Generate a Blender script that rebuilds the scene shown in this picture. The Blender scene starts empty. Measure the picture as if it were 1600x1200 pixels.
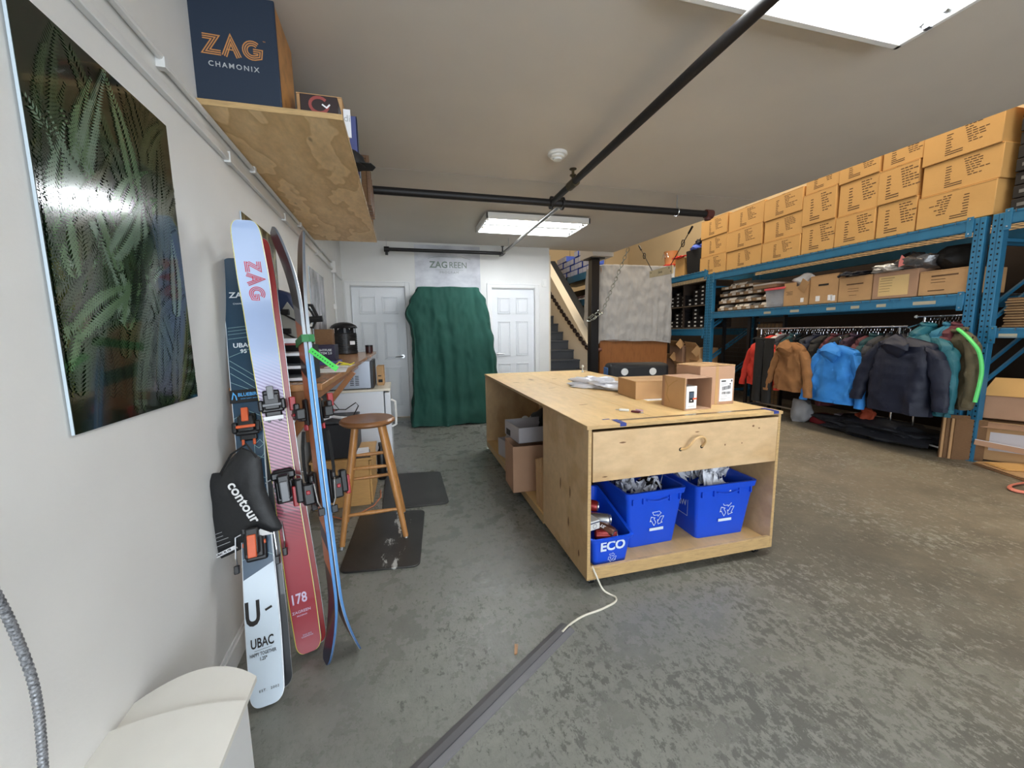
import bpy, bmesh, math, random
from mathutils import Vector, Matrix, noise
S = bpy.context.scene
C = S.collection
random.seed(7)
PI = math.pi
# ------------------------------------------------------------------ camera
YAW, PIT, ROL, FPX = .256822, .128993, -.014295, 620.54
CAM = Vector((0, 0, 1.3145))
FW = Vector((math.sin(YAW)*math.cos(PIT), math.cos(YAW)*math.cos(PIT), -math.sin(PIT)))
_r = Vector((math.cos(YAW), -math.sin(YAW), 0)); _u = _r.cross(FW)
RT = math.cos(ROL)*_r + math.sin(ROL)*_u
UP = -math.sin(ROL)*_r + math.cos(ROL)*_u
cd = bpy.data.cameras.new('camera'); cam = bpy.data.objects.new('camera', cd); C.objects.link(cam)
cd.sensor_fit = 'HORIZONTAL'; cd.sensor_width = 36; cd.lens = FPX/1600*36; cd.clip_start = .02
m = Matrix((RT, UP, -FW)).transposed().to_4x4(); m.translation = CAM; cam.matrix_world = m
S.camera = cam
# ------------------------------------------------------------------ light
W = bpy.data.worlds.new('world'); S.world = W; W.use_nodes = True
bg = W.node_tree.nodes['Background']; bg.inputs[0].default_value = (1.0, .97, .93, 1); bg.inputs[1].default_value = .22
def area(name, loc, rot, sx, sy, power, col):
    l = bpy.data.lights.new(name, 'AREA'); l.shape = 'RECTANGLE'; l.size = sx; l.size_y = sy; l.energy = power; l.color = col
    o = bpy.data.objects.new(name, l); o.location = loc; o.rotation_euler = rot; C.objects.link(o); return o
area('daylight_door', (1.0, -3.2, 1.5), (math.radians(90), 0, 0), 4.2, 2.6, 118, (.82, .91, 1.0))
area('high_bay_light', (4.55, 2.6, 5.6), (0, 0, 0), .9, 2.4, 66, (1.0, .84, .62))
area('high_bay_light', (4.6, 7.0, 5.6), (0, 0, 0), .9, 2.4, 66, (1.0, .86, .66))
area('high_bay_light', (4.55, -1.6, 5.6), (0, 0, 0), .9, 2.4, 12, (1.0, .88, .70))
S.view_settings.view_transform = 'Standard'; S.view_settings.look = 'None'
S.view_settings.gamma = 1; S.view_settings.use_curve_mapping = False
S.view_settings.exposure = 1.02
# ------------------------------------------------------------------ materials
def lin(c):
    return tuple((v/255/12.92 if v/255 <= .04045 else ((v/255+.055)/1.055)**2.4) for v in c)
MC = {}
def mat(name, rgb, rough=.6, metal=0, var=0, vs=8, bump=0, bs=60, emit=None, coat=0, alpha=None, trans=0, stretch=None, rgb2=None, spec=.5):
    if name in MC: return MC[name]
    m = bpy.data.materials.new(name); m.use_nodes = True; MC[name] = m
    n, l = m.node_tree.nodes, m.node_tree.links; b = n['Principled BSDF']
    c = lin(rgb)
    b.inputs['Base Color'].default_value = (*c, 1); b.inputs['Roughness'].default_value = rough; b.inputs['Metallic'].default_value = metal
    b.inputs['Coat Weight'].default_value = coat; b.inputs['Specular IOR Level'].default_value = spec
    if trans: b.inputs['Transmission Weight'].default_value = trans
    if alpha is not None: b.inputs['Alpha'].default_value = alpha
    if emit: b.inputs['Emission Color'].default_value = (*lin(rgb), 1); b.inputs['Emission Strength'].default_value = emit
    if var or bump:
        tc = n.new('ShaderNodeTexCoord'); mp = n.new('ShaderNodeMapping'); l.new(tc.outputs['Object'], mp.inputs[0])
        if stretch: mp.inputs['Scale'].default_value = stretch
    if var:
        t = n.new('ShaderNodeTexNoise'); t.inputs['Scale'].default_value = vs; t.inputs['Detail'].default_value = 6; l.new(mp.outputs[0], t.inputs[0])
        r = n.new('ShaderNodeValToRGB'); r.color_ramp.elements[0].position = .3; r.color_ramp.elements[1].position = .7
        c2 = lin(rgb2) if rgb2 else tuple(v*(1-var) for v in c)
        r.color_ramp.elements[0].color = (*c2, 1); r.color_ramp.elements[1].color = (*(tuple(min(1, v*(1+var*.35)) for v in c)), 1)
        l.new(t.outputs[0], r.inputs[0]); l.new(r.outputs[0], b.inputs['Base Color'])
    if bump:
        t2 = n.new('ShaderNodeTexNoise'); t2.inputs['Scale'].default_value = bs; t2.inputs['Detail'].default_value = 4; l.new(mp.outputs[0], t2.inputs[0])
        bp = n.new('ShaderNodeBump'); bp.inputs['Strength'].default_value = bump; bp.inputs['Distance'].default_value = .01
        l.new(t2.outputs[0], bp.inputs['Height']); l.new(bp.outputs[0], b.inputs['Normal'])
    return m
def graph(name, rough=.6, coat=0):
    m = bpy.data.materials.new(name); m.use_nodes = True; MC[name] = m
    n, l = m.node_tree.nodes, m.node_tree.links; b = n['Principled BSDF']; b.inputs['Roughness'].default_value = rough; b.inputs['Coat Weight'].default_value = coat
    tc = n.new('ShaderNodeTexCoord'); return m, n, l, b, tc
def ramp(n, els, interp='LINEAR'):
    r = n.new('ShaderNodeValToRGB'); r.color_ramp.interpolation = interp
    while len(r.color_ramp.elements) < len(els): r.color_ramp.elements.new(.5)
    for e, (p, c) in zip(r.color_ramp.elements, els): e.position = p; e.color = (*c, 1)
    return r
def noisetex(n, l, src, scale, detail=6, sc=None, rough=.6):
    t = n.new('ShaderNodeTexNoise'); t.inputs['Scale'].default_value = scale; t.inputs['Detail'].default_value = detail; t.inputs['Roughness'].default_value = rough
    if sc:
        mp = n.new('ShaderNodeMapping'); mp.inputs['Scale'].default_value = sc; l.new(src, mp.inputs[0]); src = mp.outputs[0]
    l.new(src, t.inputs[0]); return t
def mixc(n, l, fac, a, b_):
    x = n.new('ShaderNodeMix'); x.data_type = 'RGBA'
    for i, v in ((0, fac), (6, a), (7, b_)):
        if isinstance(v, (int, float)): x.inputs[i].default_value = v
        elif isinstance(v, tuple): x.inputs[i].default_value = (*v, 1)
        else: l.new(v, x.inputs[i])
    return x.outputs[2]
def mathn(n, l, op, a, b_=0.0, clamp=False):
    x = n.new('ShaderNodeMath'); x.operation = op; x.use_clamp = clamp
    for i, v in enumerate((a, b_)):
        if isinstance(v, (int, float)): x.inputs[i].default_value = v
        else: l.new(v, x.inputs[i])
    return x.outputs[0]
def floor_material():
    m, n, l, b, tc = graph('worn_painted_concrete', .45)
    o = tc.outputs['Object']
    sx = n.new('ShaderNodeSeparateXYZ'); l.new(o, sx.inputs[0])
    big = noisetex(n, l, o, .9, 5); mid = noisetex(n, l, o, 5, 8, rough=.7)
    # paint flaking off: little on the office side, most of it gone on the warehouse side, in patches
    xr = ramp(n, [(0, (.34,)*3), (.18, (.44,)*3), (.34, (.51,)*3), (.5, (.575,)*3), (.9, (.585,)*3)]); l.new(mathn(n, l, 'MULTIPLY_ADD', sx.outputs[0], .14), xr.inputs[0]); xr.inputs[0].links[0].from_node.inputs[2].default_value = .14
    fl = noisetex(n, l, o, 30, 14, sc=(1, .62, 1), rough=.78)
    g = mathn(n, l, 'ADD', fl.outputs[0], mathn(n, l, 'SUBTRACT', xr.outputs[0], .5))
    g = mathn(n, l, 'ADD', g, mathn(n, l, 'MULTIPLY', mathn(n, l, 'SUBTRACT', big.outputs[0], .5), .35))
    g = mathn(n, l, 'ADD', g, mathn(n, l, 'MULTIPLY', mathn(n, l, 'SUBTRACT', mid.outputs[0], .5), .35))
    wear = ramp(n, [(.505, (0, 0, 0)), (.53, (1, 1, 1))]); l.new(g, wear.inputs[0])
    paint = ramp(n, [(.3, lin((112, 113, 107))), (.7, lin((132, 133, 125)))]); l.new(mid.outputs[0], paint.inputs[0])
    conc = ramp(n, [(.25, lin((88, 80, 67))), (.5, lin((112, 102, 85))), (.75, lin((138, 127, 107)))]); l.new(noisetex(n, l, o, 2.2, 9, rough=.7).outputs[0], conc.inputs[0])
    side = ramp(n, [(.3, (0, 0, 0)), (.52, (1, 1, 1))]); l.new(xr.inputs[0].links[0].from_socket, side.inputs[0])
    bare = mixc(n, l, side.outputs[0], lin((92, 92, 86)), conc.outputs[0])
    paint2 = mixc(n, l, side.outputs[0], paint.outputs[0], lin((142, 136, 119)))
    col = mixc(n, l, wear.outputs[0], paint2, bare)
    # scuffs : thin warped dark lines
    wp = noisetex(n, l, o, 7, 3); v = n.new('ShaderNodeTexVoronoi'); v.feature = 'DISTANCE_TO_EDGE'; v.inputs['Scale'].default_value = 9
    vm = n.new('ShaderNodeMix'); vm.data_type = 'VECTOR'; vm.inputs[0].default_value = .35; l.new(o, vm.inputs[4]); l.new(wp.outputs['Color'], vm.inputs[5]); l.new(vm.outputs[1], v.inputs['Vector'])
    sc = noisetex(n, l, o, 58, 10, sc=(1, .6, 1), rough=.85); scr = ramp(n, [(.53, (0, 0, 0)), (.58, (1, 1, 1))]); l.new(sc.outputs[0], scr.inputs[0])
    gate = ramp(n, [(.30, (.35,)*3), (.62, (1, 1, 1))]); l.new(noisetex(n, l, o, 3.1, 4).outputs[0], gate.inputs[0])
    ed = ramp(n, [(.0, (1, 1, 1)), (.02, (0, 0, 0))]); l.new(v.outputs['Distance'], ed.inputs[0])
    f1 = mathn(n, l, 'MULTIPLY', scr.outputs[0], gate.outputs[0]); f1 = mathn(n, l, 'MULTIPLY', f1, .40)
    f2 = mathn(n, l, 'MULTIPLY', mathn(n, l, 'MULTIPLY', ed.outputs[0], gate.outputs[0]), .22); f = mathn(n, l, 'MAXIMUM', f1, f2)
    col = mixc(n, l, f, col, lin((66, 64, 58)))
    ch = ramp(n, [(.74, (0, 0, 0)), (.8, (1, 1, 1))]); l.new(noisetex(n, l, o, 21, 6, sc=(1, .5, 1)).outputs[0], ch.inputs[0])
    col = mixc(n, l, mathn(n, l, 'MULTIPLY', ch.outputs[0], .5), col, lin((172, 168, 150)))
    # pale paint crumbs left on the bare concrete, in streaks running into the room
    st = ramp(n, [(.55, (0, 0, 0)), (.64, (1, 1, 1))]); l.new(noisetex(n, l, o, 5.0, 10, sc=(1.6, .6, 1), rough=.85).outputs[0], st.inputs[0])
    col = mixc(n, l, mathn(n, l, 'MULTIPLY', mathn(n, l, 'MULTIPLY', st.outputs[0], side.outputs[0]), .45), col, lin((168, 163, 146)))
    l.new(col, b.inputs['Base Color'])
    rr = ramp(n, [(.3, (.22,)*3), (.7, (.36,)*3)]); l.new(mid.outputs[0], rr.inputs[0])
    rm = mixc(n, l, wear.outputs[0], rr.outputs[0], (.6, .6, .6)); l.new(rm, b.inputs['Roughness'])
    bp = n.new('ShaderNodeBump'); bp.inputs['Strength'].default_value = .35; bp.inputs['Distance'].default_value = .006; l.new(fl.outputs[0], bp.inputs['Height']); l.new(bp.outputs[0], b.inputs['Normal'])
    return m
def plywood(name, c1, c2, sc, dark, knots=True, ring=5.0):
    m, n, l, b, tc = graph(name, .5)
    o = tc.outputs['Object']; mp = n.new('ShaderNodeMapping'); mp.inputs['Scale'].default_value = sc; l.new(o, mp.inputs[0])
    a = noisetex(n, l, mp.outputs[0], 1.3, 3)
    w = mathn(n, l, 'FRACT', mathn(n, l, 'MULTIPLY', a.outputs[0], ring))
    r = ramp(n, [(0, c1), (.55, tuple((x+y)/2 for x, y in zip(c1, c2))), (.93, c2), (1, c1)]); l.new(w, r.inputs[0])
    col = r.outputs[0]
    g = noisetex(n, l, mp.outputs[0], 22, 5, sc=(1, 1, 1)); gr = ramp(n, [(.3, (.86,)*3), (.7, (1.05,)*3)]); l.new(g.outputs[0], gr.inputs[0])
    mx = n.new('ShaderNodeMix'); mx.data_type = 'RGBA'; mx.blend_type = 'MULTIPLY'; mx.inputs[0].default_value = 1; l.new(col, mx.inputs[6]); l.new(gr.outputs[0], mx.inputs[7]); col = mx.outputs[2]
    if knots:
        v = n.new('ShaderNodeTexVoronoi'); v.inputs['Scale'].default_value = 2.6; l.new(mp.outputs[0], v.inputs['Vector'])
        k = ramp(n, [(.03, (1, 1, 1)), (.075, (0, 0, 0))]); l.new(v.outputs['Distance'], k.inputs[0])
        col = mixc(n, l, mathn(n, l, 'MULTIPLY', k.outputs[0], .8), col, dark)
    l.new(col, b.inputs['Base Color']); return m
def wood(name, rgb, sc=(1, 1, 1), var=.35, rough=.4):
    m, n, l, b, tc = graph(name, rough)
    o = tc.outputs['Object']; a = noisetex(n, l, o, 14, 7, sc=sc, rough=.65); c = lin(rgb)
    r = ramp(n, [(.25, tuple(v*(1-var) for v in c)), (.5, c), (.75, tuple(min(1, v*(1+var*.5)) for v in c))]); l.new(a.outputs[0], r.inputs[0]); l.new(r.outputs[0], b.inputs['Base Color']); return m
WALL = mat('white_wall_paint', (226, 226, 223), .55, var=.04, vs=3, bump=.05, bs=90)
CEIL = mat('ceiling_paint', (214, 207, 197), .85, var=.05, vs=1.5)
TRIM = mat('white_trim_paint', (228, 229, 228), .4)
DOORM = mat('white_door_paint', (228, 231, 234), .35)
PLY = plywood('birch_plywood', lin((222, 188, 132)), lin((206, 168, 110)), (1, .28, 1), lin((120, 76, 40)), ring=3)
PLYF = plywood('birch_plywood_front', lin((206, 175, 134)), lin((192, 158, 114)), (.5, 1, 1), lin((110, 72, 44)), ring=2)
PLYS = plywood('fir_plywood', lin((242, 212, 162)), lin((214, 178, 124)), (2.2, .8, 1), lin((110, 74, 40)), ring=6)
EDGE = wood('plywood_edge', (188, 156, 108), (1, 1, 9))
INNER = plywood('plywood_inside', lin((190, 160, 118)), lin((178, 146, 104)), (1, .5, .5), lin((120, 84, 50)), False, 2)
CARD = mat('corrugated_cardboard', (190, 150, 105), .8, var=.10, vs=6, bump=.04, bs=200)
CARDY = mat('new_tan_cardboard', (214, 166, 100), .75, var=.07, vs=3)
CARDP = mat('pinkish_cardboard', (178, 140, 112), .8, var=.08, vs=5)
CARDD = mat('brown_cardboard_edge', (122, 90, 60), .85, var=.3, vs=40, stretch=(1, 1, 12))
TAPE = mat('packing_tape', (186, 150, 104), .25, coat=.4)
WHITE = mat('white_plastic', (232, 232, 228), .4)
WPAPER = mat('white_paper', (238, 238, 240), .7)
BLACK = mat('black_plastic', (22, 22, 24), .4)
BLACKM = mat('matt_black', (18, 18, 19), .7)
INK = mat('black_ink', (28, 24, 22), .7)
DGREY = mat('dark_grey_plastic', (58, 60, 64), .5)
STEEL = mat('brushed_steel', (190, 192, 195), .3, 1)
CHROME = mat('chrome_wire', (215, 217, 222), .15, 1)
PIPEM = mat('black_steel_pipe', (38, 36, 36), .5, .3, bump=.1, bs=40)
RACKB = mat('blue_rack_steel', (44, 118, 158), .42, .1, var=.12, vs=7)
RACKD = mat('dark_hole', (6, 9, 12), .9)
GALV = mat('galvanised_wire', (120, 126, 130), .5, .8)
# ------------------------------------------------------------------ mesh helpers
class MB:
    def __init__(s): s.v = []; s.f = []
    def add(s, vs, fs):
        k = len(s.v); s.v += [tuple(p) for p in vs]; s.f += [tuple(i+k for i in f) for f in fs]; return s
    def box(s, x0, x1, y0, y1, z0, z1, M=None):
        p = [Vector(q) for q in ((x0, y0, z0), (x1, y0, z0), (x1, y1, z0), (x0, y1, z0), (x0, y0, z1), (x1, y0, z1), (x1, y1, z1), (x0, y1, z1))]
        if M: p = [M @ q for q in p]
        return s.add(p, [(3, 2, 1, 0), (4, 5, 6, 7), (0, 1, 5, 4), (1, 2, 6, 5), (2, 3, 7, 6), (3, 0, 4, 7)])
    def bar(s, a, b, w, h, up=(0, 0, 1)):
        a, b = Vector(a), Vector(b); d = (b-a).normalized(); u = Vector(up); x = d.cross(u)
        if x.length < 1e-3: x = d.cross(Vector((1, 0, 0)))
        x.normalize(); u = x.cross(d)
        vs = [q + x*i*w/2 + u*j*h/2 for q in (a, b) for i, j in ((-1, -1), (1, -1), (1, 1), (-1, 1))]
        return s.add(vs, [(0, 1, 2, 3), (7, 6, 5, 4), (0, 4, 5, 1), (1, 5, 6, 2), (2, 6, 7, 3), (3, 7, 4, 0)])
    def tube(s, pts, r, n=8, cap=True):
        pts = [Vector(p) for p in pts]; k = len(s.v); prev = None
        rr = r if isinstance(r, (list, tuple)) else [r]*len(pts)
        for i, p in enumerate(pts):
            d = (pts[min(i+1, len(pts)-1)] - pts[max(i-1, 0)]).normalized()
            x = d.orthogonal().normalized() if prev is None else (prev - d*prev.dot(d))
            if x.length < 1e-4: x = d.orthogonal()
            x.normalize(); prev = x; y = d.cross(x)
            s.v += [tuple(p + (x*math.cos(2*PI*j/n) + y*math.sin(2*PI*j/n))*rr[i]) for j in range(n)]
        for i in range(len(pts)-1):
            for j in range(n):
                a, b = k+i*n+j, k+i*n+(j+1) % n; s.f.append((a, b, b+n, a+n))
        if cap: s.f.append(tuple(k+j for j in range(n))[::-1]); s.f.append(tuple(k+(len(pts)-1)*n+j for j in range(n)))
        return s
    def cyl(s, a, b, r0, r1=None, n=16): return s.tube([a, b], [r0, r0 if r1 is None else r1], n)
    def lathe(s, prof, n=24, M=None, c=(0, 0, 0)):
        k = len(s.v); c = Vector(c)
        for r, z in prof:
            for j in range(n):
                p = Vector((r*math.cos(2*PI*j/n), r*math.sin(2*PI*j/n), z)) + c
                s.v.append(tuple(M @ p if M else p))
        for i in range(len(prof)-1):
            for j in range(n):
                a, b = k+i*n+j, k+i*n+(j+1) % n; s.f.append((a, b, b+n, a+n))
        s.f.append(tuple(k+j for j in range(n))[::-1]); s.f.append(tuple(k+(len(prof)-1)*n+j for j in range(n)))
        return s
    def prism(s, poly, o, ex, ey, th):
        """closed 2-D outline on axes ex, ey, extruded by th along ex x ey"""
        o, ex, ey = Vector(o), Vector(ex), Vector(ey); nn = ex.cross(ey).normalized(); N = len(poly)
        a = [o+ex*p[0]+ey*p[1] for p in poly]; b = [q+nn*th for q in a]
        return s.add(a+b, [tuple(range(N))[::-1], tuple(range(N, 2*N))] + [(i, (i+1) % N, (i+1) % N+N, i+N) for i in range(N)])
    def rings(s, rs, close=True, cap0=True, cap1=True):
        k = len(s.v); n = len(rs[0])
        for r in rs: s.v += [tuple(p) for p in r]
        for i in range(len(rs)-1):
            for j in range(n if close else n-1):
                a, b = k+i*n+j, k+i*n+(j+1) % n; s.f.append((a, b, b+n, a+n))
        if cap0: s.f.append(tuple(k+j for j in range(n))[::-1])
        if cap1: s.f.append(tuple(k+(len(rs)-1)*n+j for j in range(n)))
        return s
    def line(s, pts, w, o, ex, ey, th=.0008):
        """flat printed stroke along a 2-D polyline"""
        o, ex, ey = Vector(o), Vector(ex), Vector(ey); N = len(pts); P = [Vector(p) for p in pts]; L = []; R = []
        for i in range(N):
            d1 = (P[i]-P[i-1]).normalized() if i else (P[1]-P[0]).normalized()
            d2 = (P[i+1]-P[i]).normalized() if i < N-1 else d1
            n1 = Vector((-d1.y, d1.x)); n2 = Vector((-d2.y, d2.x)); mm = (n1+n2)
            mm = n1 if mm.length < .2 else mm.normalized(); k = w/2/max(.35, mm.dot(n1))
            L.append(P[i]+mm*k); R.append(P[i]-mm*k)
        nn = ex.cross(ey).normalized()*th
        vs = [o+ex*p.x+ey*p.y+nn for p in L+R]
        return s.add(vs, [(i, i+N, i+N+1, i+1) for i in range(N-1)])
def obj(name, mb, m, parent=None, bev=0, smooth=False, seg=2, **kw):
    me = bpy.data.meshes.new(name); me.from_pydata(mb.v, [], mb.f); me.update()
    for mm in (m if isinstance(m, (list, tuple)) else [m]): me.materials.append(mm)
    o = bpy.data.objects.new(name, me); C.objects.link(o)
    if parent: o.parent = parent
    if bev:
        b = o.modifiers.new('b', 'BEVEL'); b.width = bev; b.segments = seg; b.limit_method = 'ANGLE'; b.angle_limit = .6
    if smooth:
        me.polygons.foreach_set('use_smooth', [True]*len(me.polygons))
    if bev or smooth:
        try:
            me.set_sharp_from_angle(angle=math.radians(40))
            if bev: me.polygons.foreach_set('use_smooth', [True]*len(me.polygons))
        except Exception: pass
    for k, v in kw.items(): o[k] = v
    return o
def fixn(o):
    bm = bmesh.new(); bm.from_mesh(o.data); bmesh.ops.recalc_face_normals(bm, faces=bm.faces); bm.to_mesh(o.data); bm.free(); return o
def tag(o, label, cat, group=None):
    o['label'] = label; o['category'] = cat
    if group: o['group'] = group
    return o
def thing(name, label, cat, loc=(0, 0, 0), rz=0, group=None, M=None):
    o = bpy.data.objects.new(name, None); o.empty_display_size = .05; C.objects.link(o)
    if M is not None: o.matrix_world = M
    else: o.location = loc; o.rotation_euler = (0, 0, rz)
    return tag(o, label, cat, group)
def struct(name, mb, m, parent=None, **kw): 
    o = obj(name, mb, m, parent, **kw)
    if parent is None: o['kind'] = 'structure'
    return o
def dup(root, loc=None, rz=None, label=None, group=None):
    r = root.copy(); C.objects.link(r)
    if loc is not None: r.location = loc
    if rz is not None: r.rotation_euler = (0, 0, rz)
    if label: r['label'] = label
    if group: r['group'] = group
    for ch in list(root.children):
        c = ch.copy(); C.objects.link(c); c.parent = r
        for g in ch.children:
            d = g.copy(); C.objects.link(d); d.parent = c
    return r
def frame(o, ex, ez):
    """matrix with local x = ex, local z = ez (made square to it), origin o"""
    ez = Vector(ez).normalized(); ex = Vector(ex); ex = (ex - ez*ex.dot(ez)).normalized(); ey = ez.cross(ex)
    M = Matrix((ex, ey, ez)).transposed().to_4x4(); M.translation = Vector(o); return M
def text(name, s, size, parent, loc, ex, ey, m, bold=0, align='CENTER', sx=1.0, sp=1.0, depth=.0004):
    c = bpy.data.curves.new(name, 'FONT'); c.body = s; c.size = size; c.align_x = align; c.align_y = 'CENTER'
    c.offset = bold*size; c.extrude = depth; c.space_character = sp; c.resolution_u = 3
    c.materials.append(m); o = bpy.data.objects.new(name, c); C.objects.link(o)
    ex, ey = Vector(ex).normalized(), Vector(ey).normalized()
    M = Matrix((ex*sx, ey, ex.cross(ey))).transposed().to_4x4(); M.translation = Vector(loc)
    me = bpy.data.meshes.new_from_object(o.evaluated_get(bpy.context.evaluated_depsgraph_get())); bpy.data.objects.remove(o); bpy.data.curves.remove(c)
    if not me.materials: me.materials.append(m)
    o = bpy.data.objects.new(name, me); C.objects.link(o)
    if parent: o.parent = parent
    o.matrix_local = M; return o
def zag(mb, size, o, ex, ey, gap=.0, n=3):
    """three-line capitals Z A G, height size, starting at o"""
    def off(P, k):
        out = []; P = [Vector(p) for p in P]
        for i in range(len(P)):
            d1 = (P[i]-P[i-1]).normalized() if i else (P[1]-P[0]).normalized()
            d2 = (P[i+1]-P[i]).normalized() if i < len(P)-1 else d1
            n1 = Vector((-d1.y, d1.x)); n2 = Vector((-d2.y, d2.x)); mm = (n1+n2).normalized()
            out.append(P[i]+mm*k/max(.45, mm.dot(n1)))
        return out
    Z = [(0, .88), (.62, .88), (.12, .12), (.84, .12)]
    A = [(1.0, 0), (1.36, .9), (1.72, 0)]; A2 = [(1.17, .36), (1.5, .36)]
    G = [(2.02+.40+.38*math.cos(t), .5+.38*math.sin(t)) for t in [math.radians(a) for a in range(48, 300, 18)]] + [(2.76, .2), (2.80, .47), (2.45, .47)]
    for P in (Z, A, G):
        for k in (-.11, 0, .11):
            mb.line([tuple(q*size) for q in off(P, k)], .062*size, o, ex, ey)
    mb.line([(p[0]*size, p[1]*size) for p in A2], .06*size, o, ex, ey)
    return mb
def ray(x, y): return RT*((x-800)/FPX) + UP*((600-y)/FPX) + FW
def at(x, y, ax, v):
    d = ray(x, y); i = 'xyz'.index(ax); return CAM + d*((v-CAM[i])/d[i])
def lwx(y): return -.68 - .03*y          # the left wall runs very slightly out of square
LWR = math.atan(.03)                      # its turn about z
def nz(p, s, seed=0): return noise.noise(Vector(p)*s + Vector((seed*7.3, seed*3.1, seed*1.7)))
# rack frame: s runs along the rack into the room, d into the rack
RKZ = -math.atan(.0516)
def rk(d, s, z=0): 
    u = Vector((.0516, .9987, 0)); mm = Vector((.9987, -.0516, 0)); return Vector((5.3, 2.6, 0)) + mm*d + u*s + Vector((0, 0, z))
# ================================================================== SETTING
FLOORM = floor_material()
struct('floor', MB().box(-1.3, 7.6, -3.6, 12.6, -.06, 0), FLOORM)
def quadwall(y0, y1, z0, z1, th, dx=0):
    b = MB(); a0, a1 = lwx(y0)+dx, lwx(y1)+dx
    return b.add([(a0, y0, z0), (a1, y1, z0), (a1-th, y1, z0), (a0-th, y0, z0), (a0, y0, z1), (a1, y1, z1), (a1-th, y1, z1), (a0-th, y0, z1)],
                 [(3, 2, 1, 0), (4, 5, 6, 7), (0, 1, 5, 4), (1, 2, 6, 5), (2, 3, 7, 6), (3, 0, 4, 7)])
struct('wall_left', quadwall(-3.6, 6.6, 0, 2.72, .12), WALL)
b = quadwall(-3.4, 6.4, .0, .085, .013, .013); b2 = quadwall(-3.4, 6.4, .085, .1, .006, .006); b.add(b2.v, b2.f)
struct('baseboard_left', b, TRIM)
YB = 6.408
D1, D2 = (-.766, .01), (1.365, 2.09)
wb = MB()
wb.box(-1.0, D1[0], YB, YB+.12, 0, 2.72).box(D1[1], D2[0], YB, YB+.12, 0, 2.72).box(D2[1], 2.35, YB, YB+.12, 0, 2.72)
wb.box(D1[0], D1[1], YB, YB+.12, 2.03, 2.72).box(D2[0], D2[1], YB, YB+.12, 2.03, 2.72)
struct('wall_back', wb, WALL)
struct('baseboard_back', MB().box(.09, 1.285, YB-.014, YB, 0, .09).box(2.17, 2.35, YB-.014, YB, 0, .09), TRIM)
def door(n, x0, x1, hx):
    d = obj('door_%d' % n, MB().box(x0+.004, x1-.004, YB+.035, YB+.075, .012, 2.02), DOORM, bev=.002); d['kind'] = 'structure'
    w = x1-x0; st = .105*w/.74; mid = .1
    pw = (w-2*st-mid)/2
    for cx in (x0+st+pw/2, x1-st-pw/2):
        for z0, z1 in ((1.62, 1.88), (.93, 1.5), (.2, .8)):
            p = MB(); yf = YB+.035
            for k, (gw, h) in enumerate(((.0, .015), (.018, .006))):
                X0, X1, Z0, Z1 = cx-pw/2+gw, cx+pw/2-gw, z0+gw, z1-gw
                for q in ((X0, X1, Z0, Z0+.012), (X0, X1, Z1-.012, Z1), (X0, X0+.012, Z0, Z1), (X1-.012, X1, Z0, Z1)): p.box(q[0], q[1], yf-h, yf+.001, q[2], q[3])
            p.box(cx-pw/2+.034, cx+pw/2-.034, yf-.012, yf+.001, z0+.034, z1-.034)
            obj('panel', p, DOORM, d, bev=.0025)
    h = MB(); hz = .97; s = 1 if hx < (x0+x1)/2 else -1
    h.cyl((hx, YB+.035, hz), (hx, YB+.02, hz), .028, n=20).cyl((hx, YB+.02, hz), (hx, YB-.02, hz), .01).tube([(hx, YB-.02, hz), (hx+s*.02, YB-.028, hz), (hx+s*.11, YB-.026, hz-.004)], [.010, .010, .007])
    obj('door_handle', h, STEEL, d, smooth=True)
    t = MB(); t.box(x0-.08, x0-.004, YB-.018, YB, 0, 2.10).box(x1+.004, x1+.08, YB-.018, YB, 0, 2.10).box(x0-.004, x1+.004, YB-.018, YB, 2.034, 2.10)
    t.box(x0-.08, x1+.08, YB-.024, YB-.018, 2.085, 2.10).box(x0-.08, x0-.068, YB-.024, YB-.018, 0, 2.085).box(x1+.068, x1+.08, YB-.024, YB-.018, 0, 2.085)
    struct('trim_%d' % n, t, TRIM, bev=.003)
    j = MB(); j.box(x0-.004, x0+.004, YB, YB+.12, 0, 2.03).box(x1-.004, x1+.004, YB, YB+.12, 0, 2.03).box(x0, x1, YB, YB+.12, 2.022, 2.034)
    struct('trim_%d' % (n+4), j, TRIM)
door(1, *D1, -.06); door(2, *D2, 1.44)
# ceiling slab of the mezzanine, open along its right edge; a narrow gap added above the cross pipe to show as a dark line
edge = lambda y: 3.84 - .035*max(0, y-1) - .018*max(0, y-4)
pl = [(-1.1, -3.6), (edge(0)+.05, -3.6), (edge(1.5), 1.5), (edge(3.66), 3.66), (-1.1, 3.66)]
struct('ceiling', MB().prism(pl, (0, 0, 2.69), (1, 0, 0), (0, 1, 0), .45), CEIL)
pl = [(-1.1, 3.67), (edge(3.66), 3.67), (edge(5), 5.0), (edge(6.5), 6.53), (-1.1, 6.53)]
struct('ceiling_2', MB().prism(pl, (0, 0, 2.690), (1, 0, 0), (0, 1, 0), .45), CEIL)
struct('trim_9', MB().box(3.20, edge(6.95)+.02, 6.53, 7.05, 2.62, 3.14), CEIL)
BEIGE = mat('beige_plywood_wall', (214, 190, 150), .8, var=.08, vs=1.2)
b = MB()
for i in range(8): b.box(-1.0+i*1.22, -1.0+(i+1)*1.22-.012, 12.0, 12.1, 0, 6)
struct('wall_far', b, BEIGE)
DKW = mat('dark_brown_wall', (58, 48, 40), .85, var=.2, vs=2)
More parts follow.
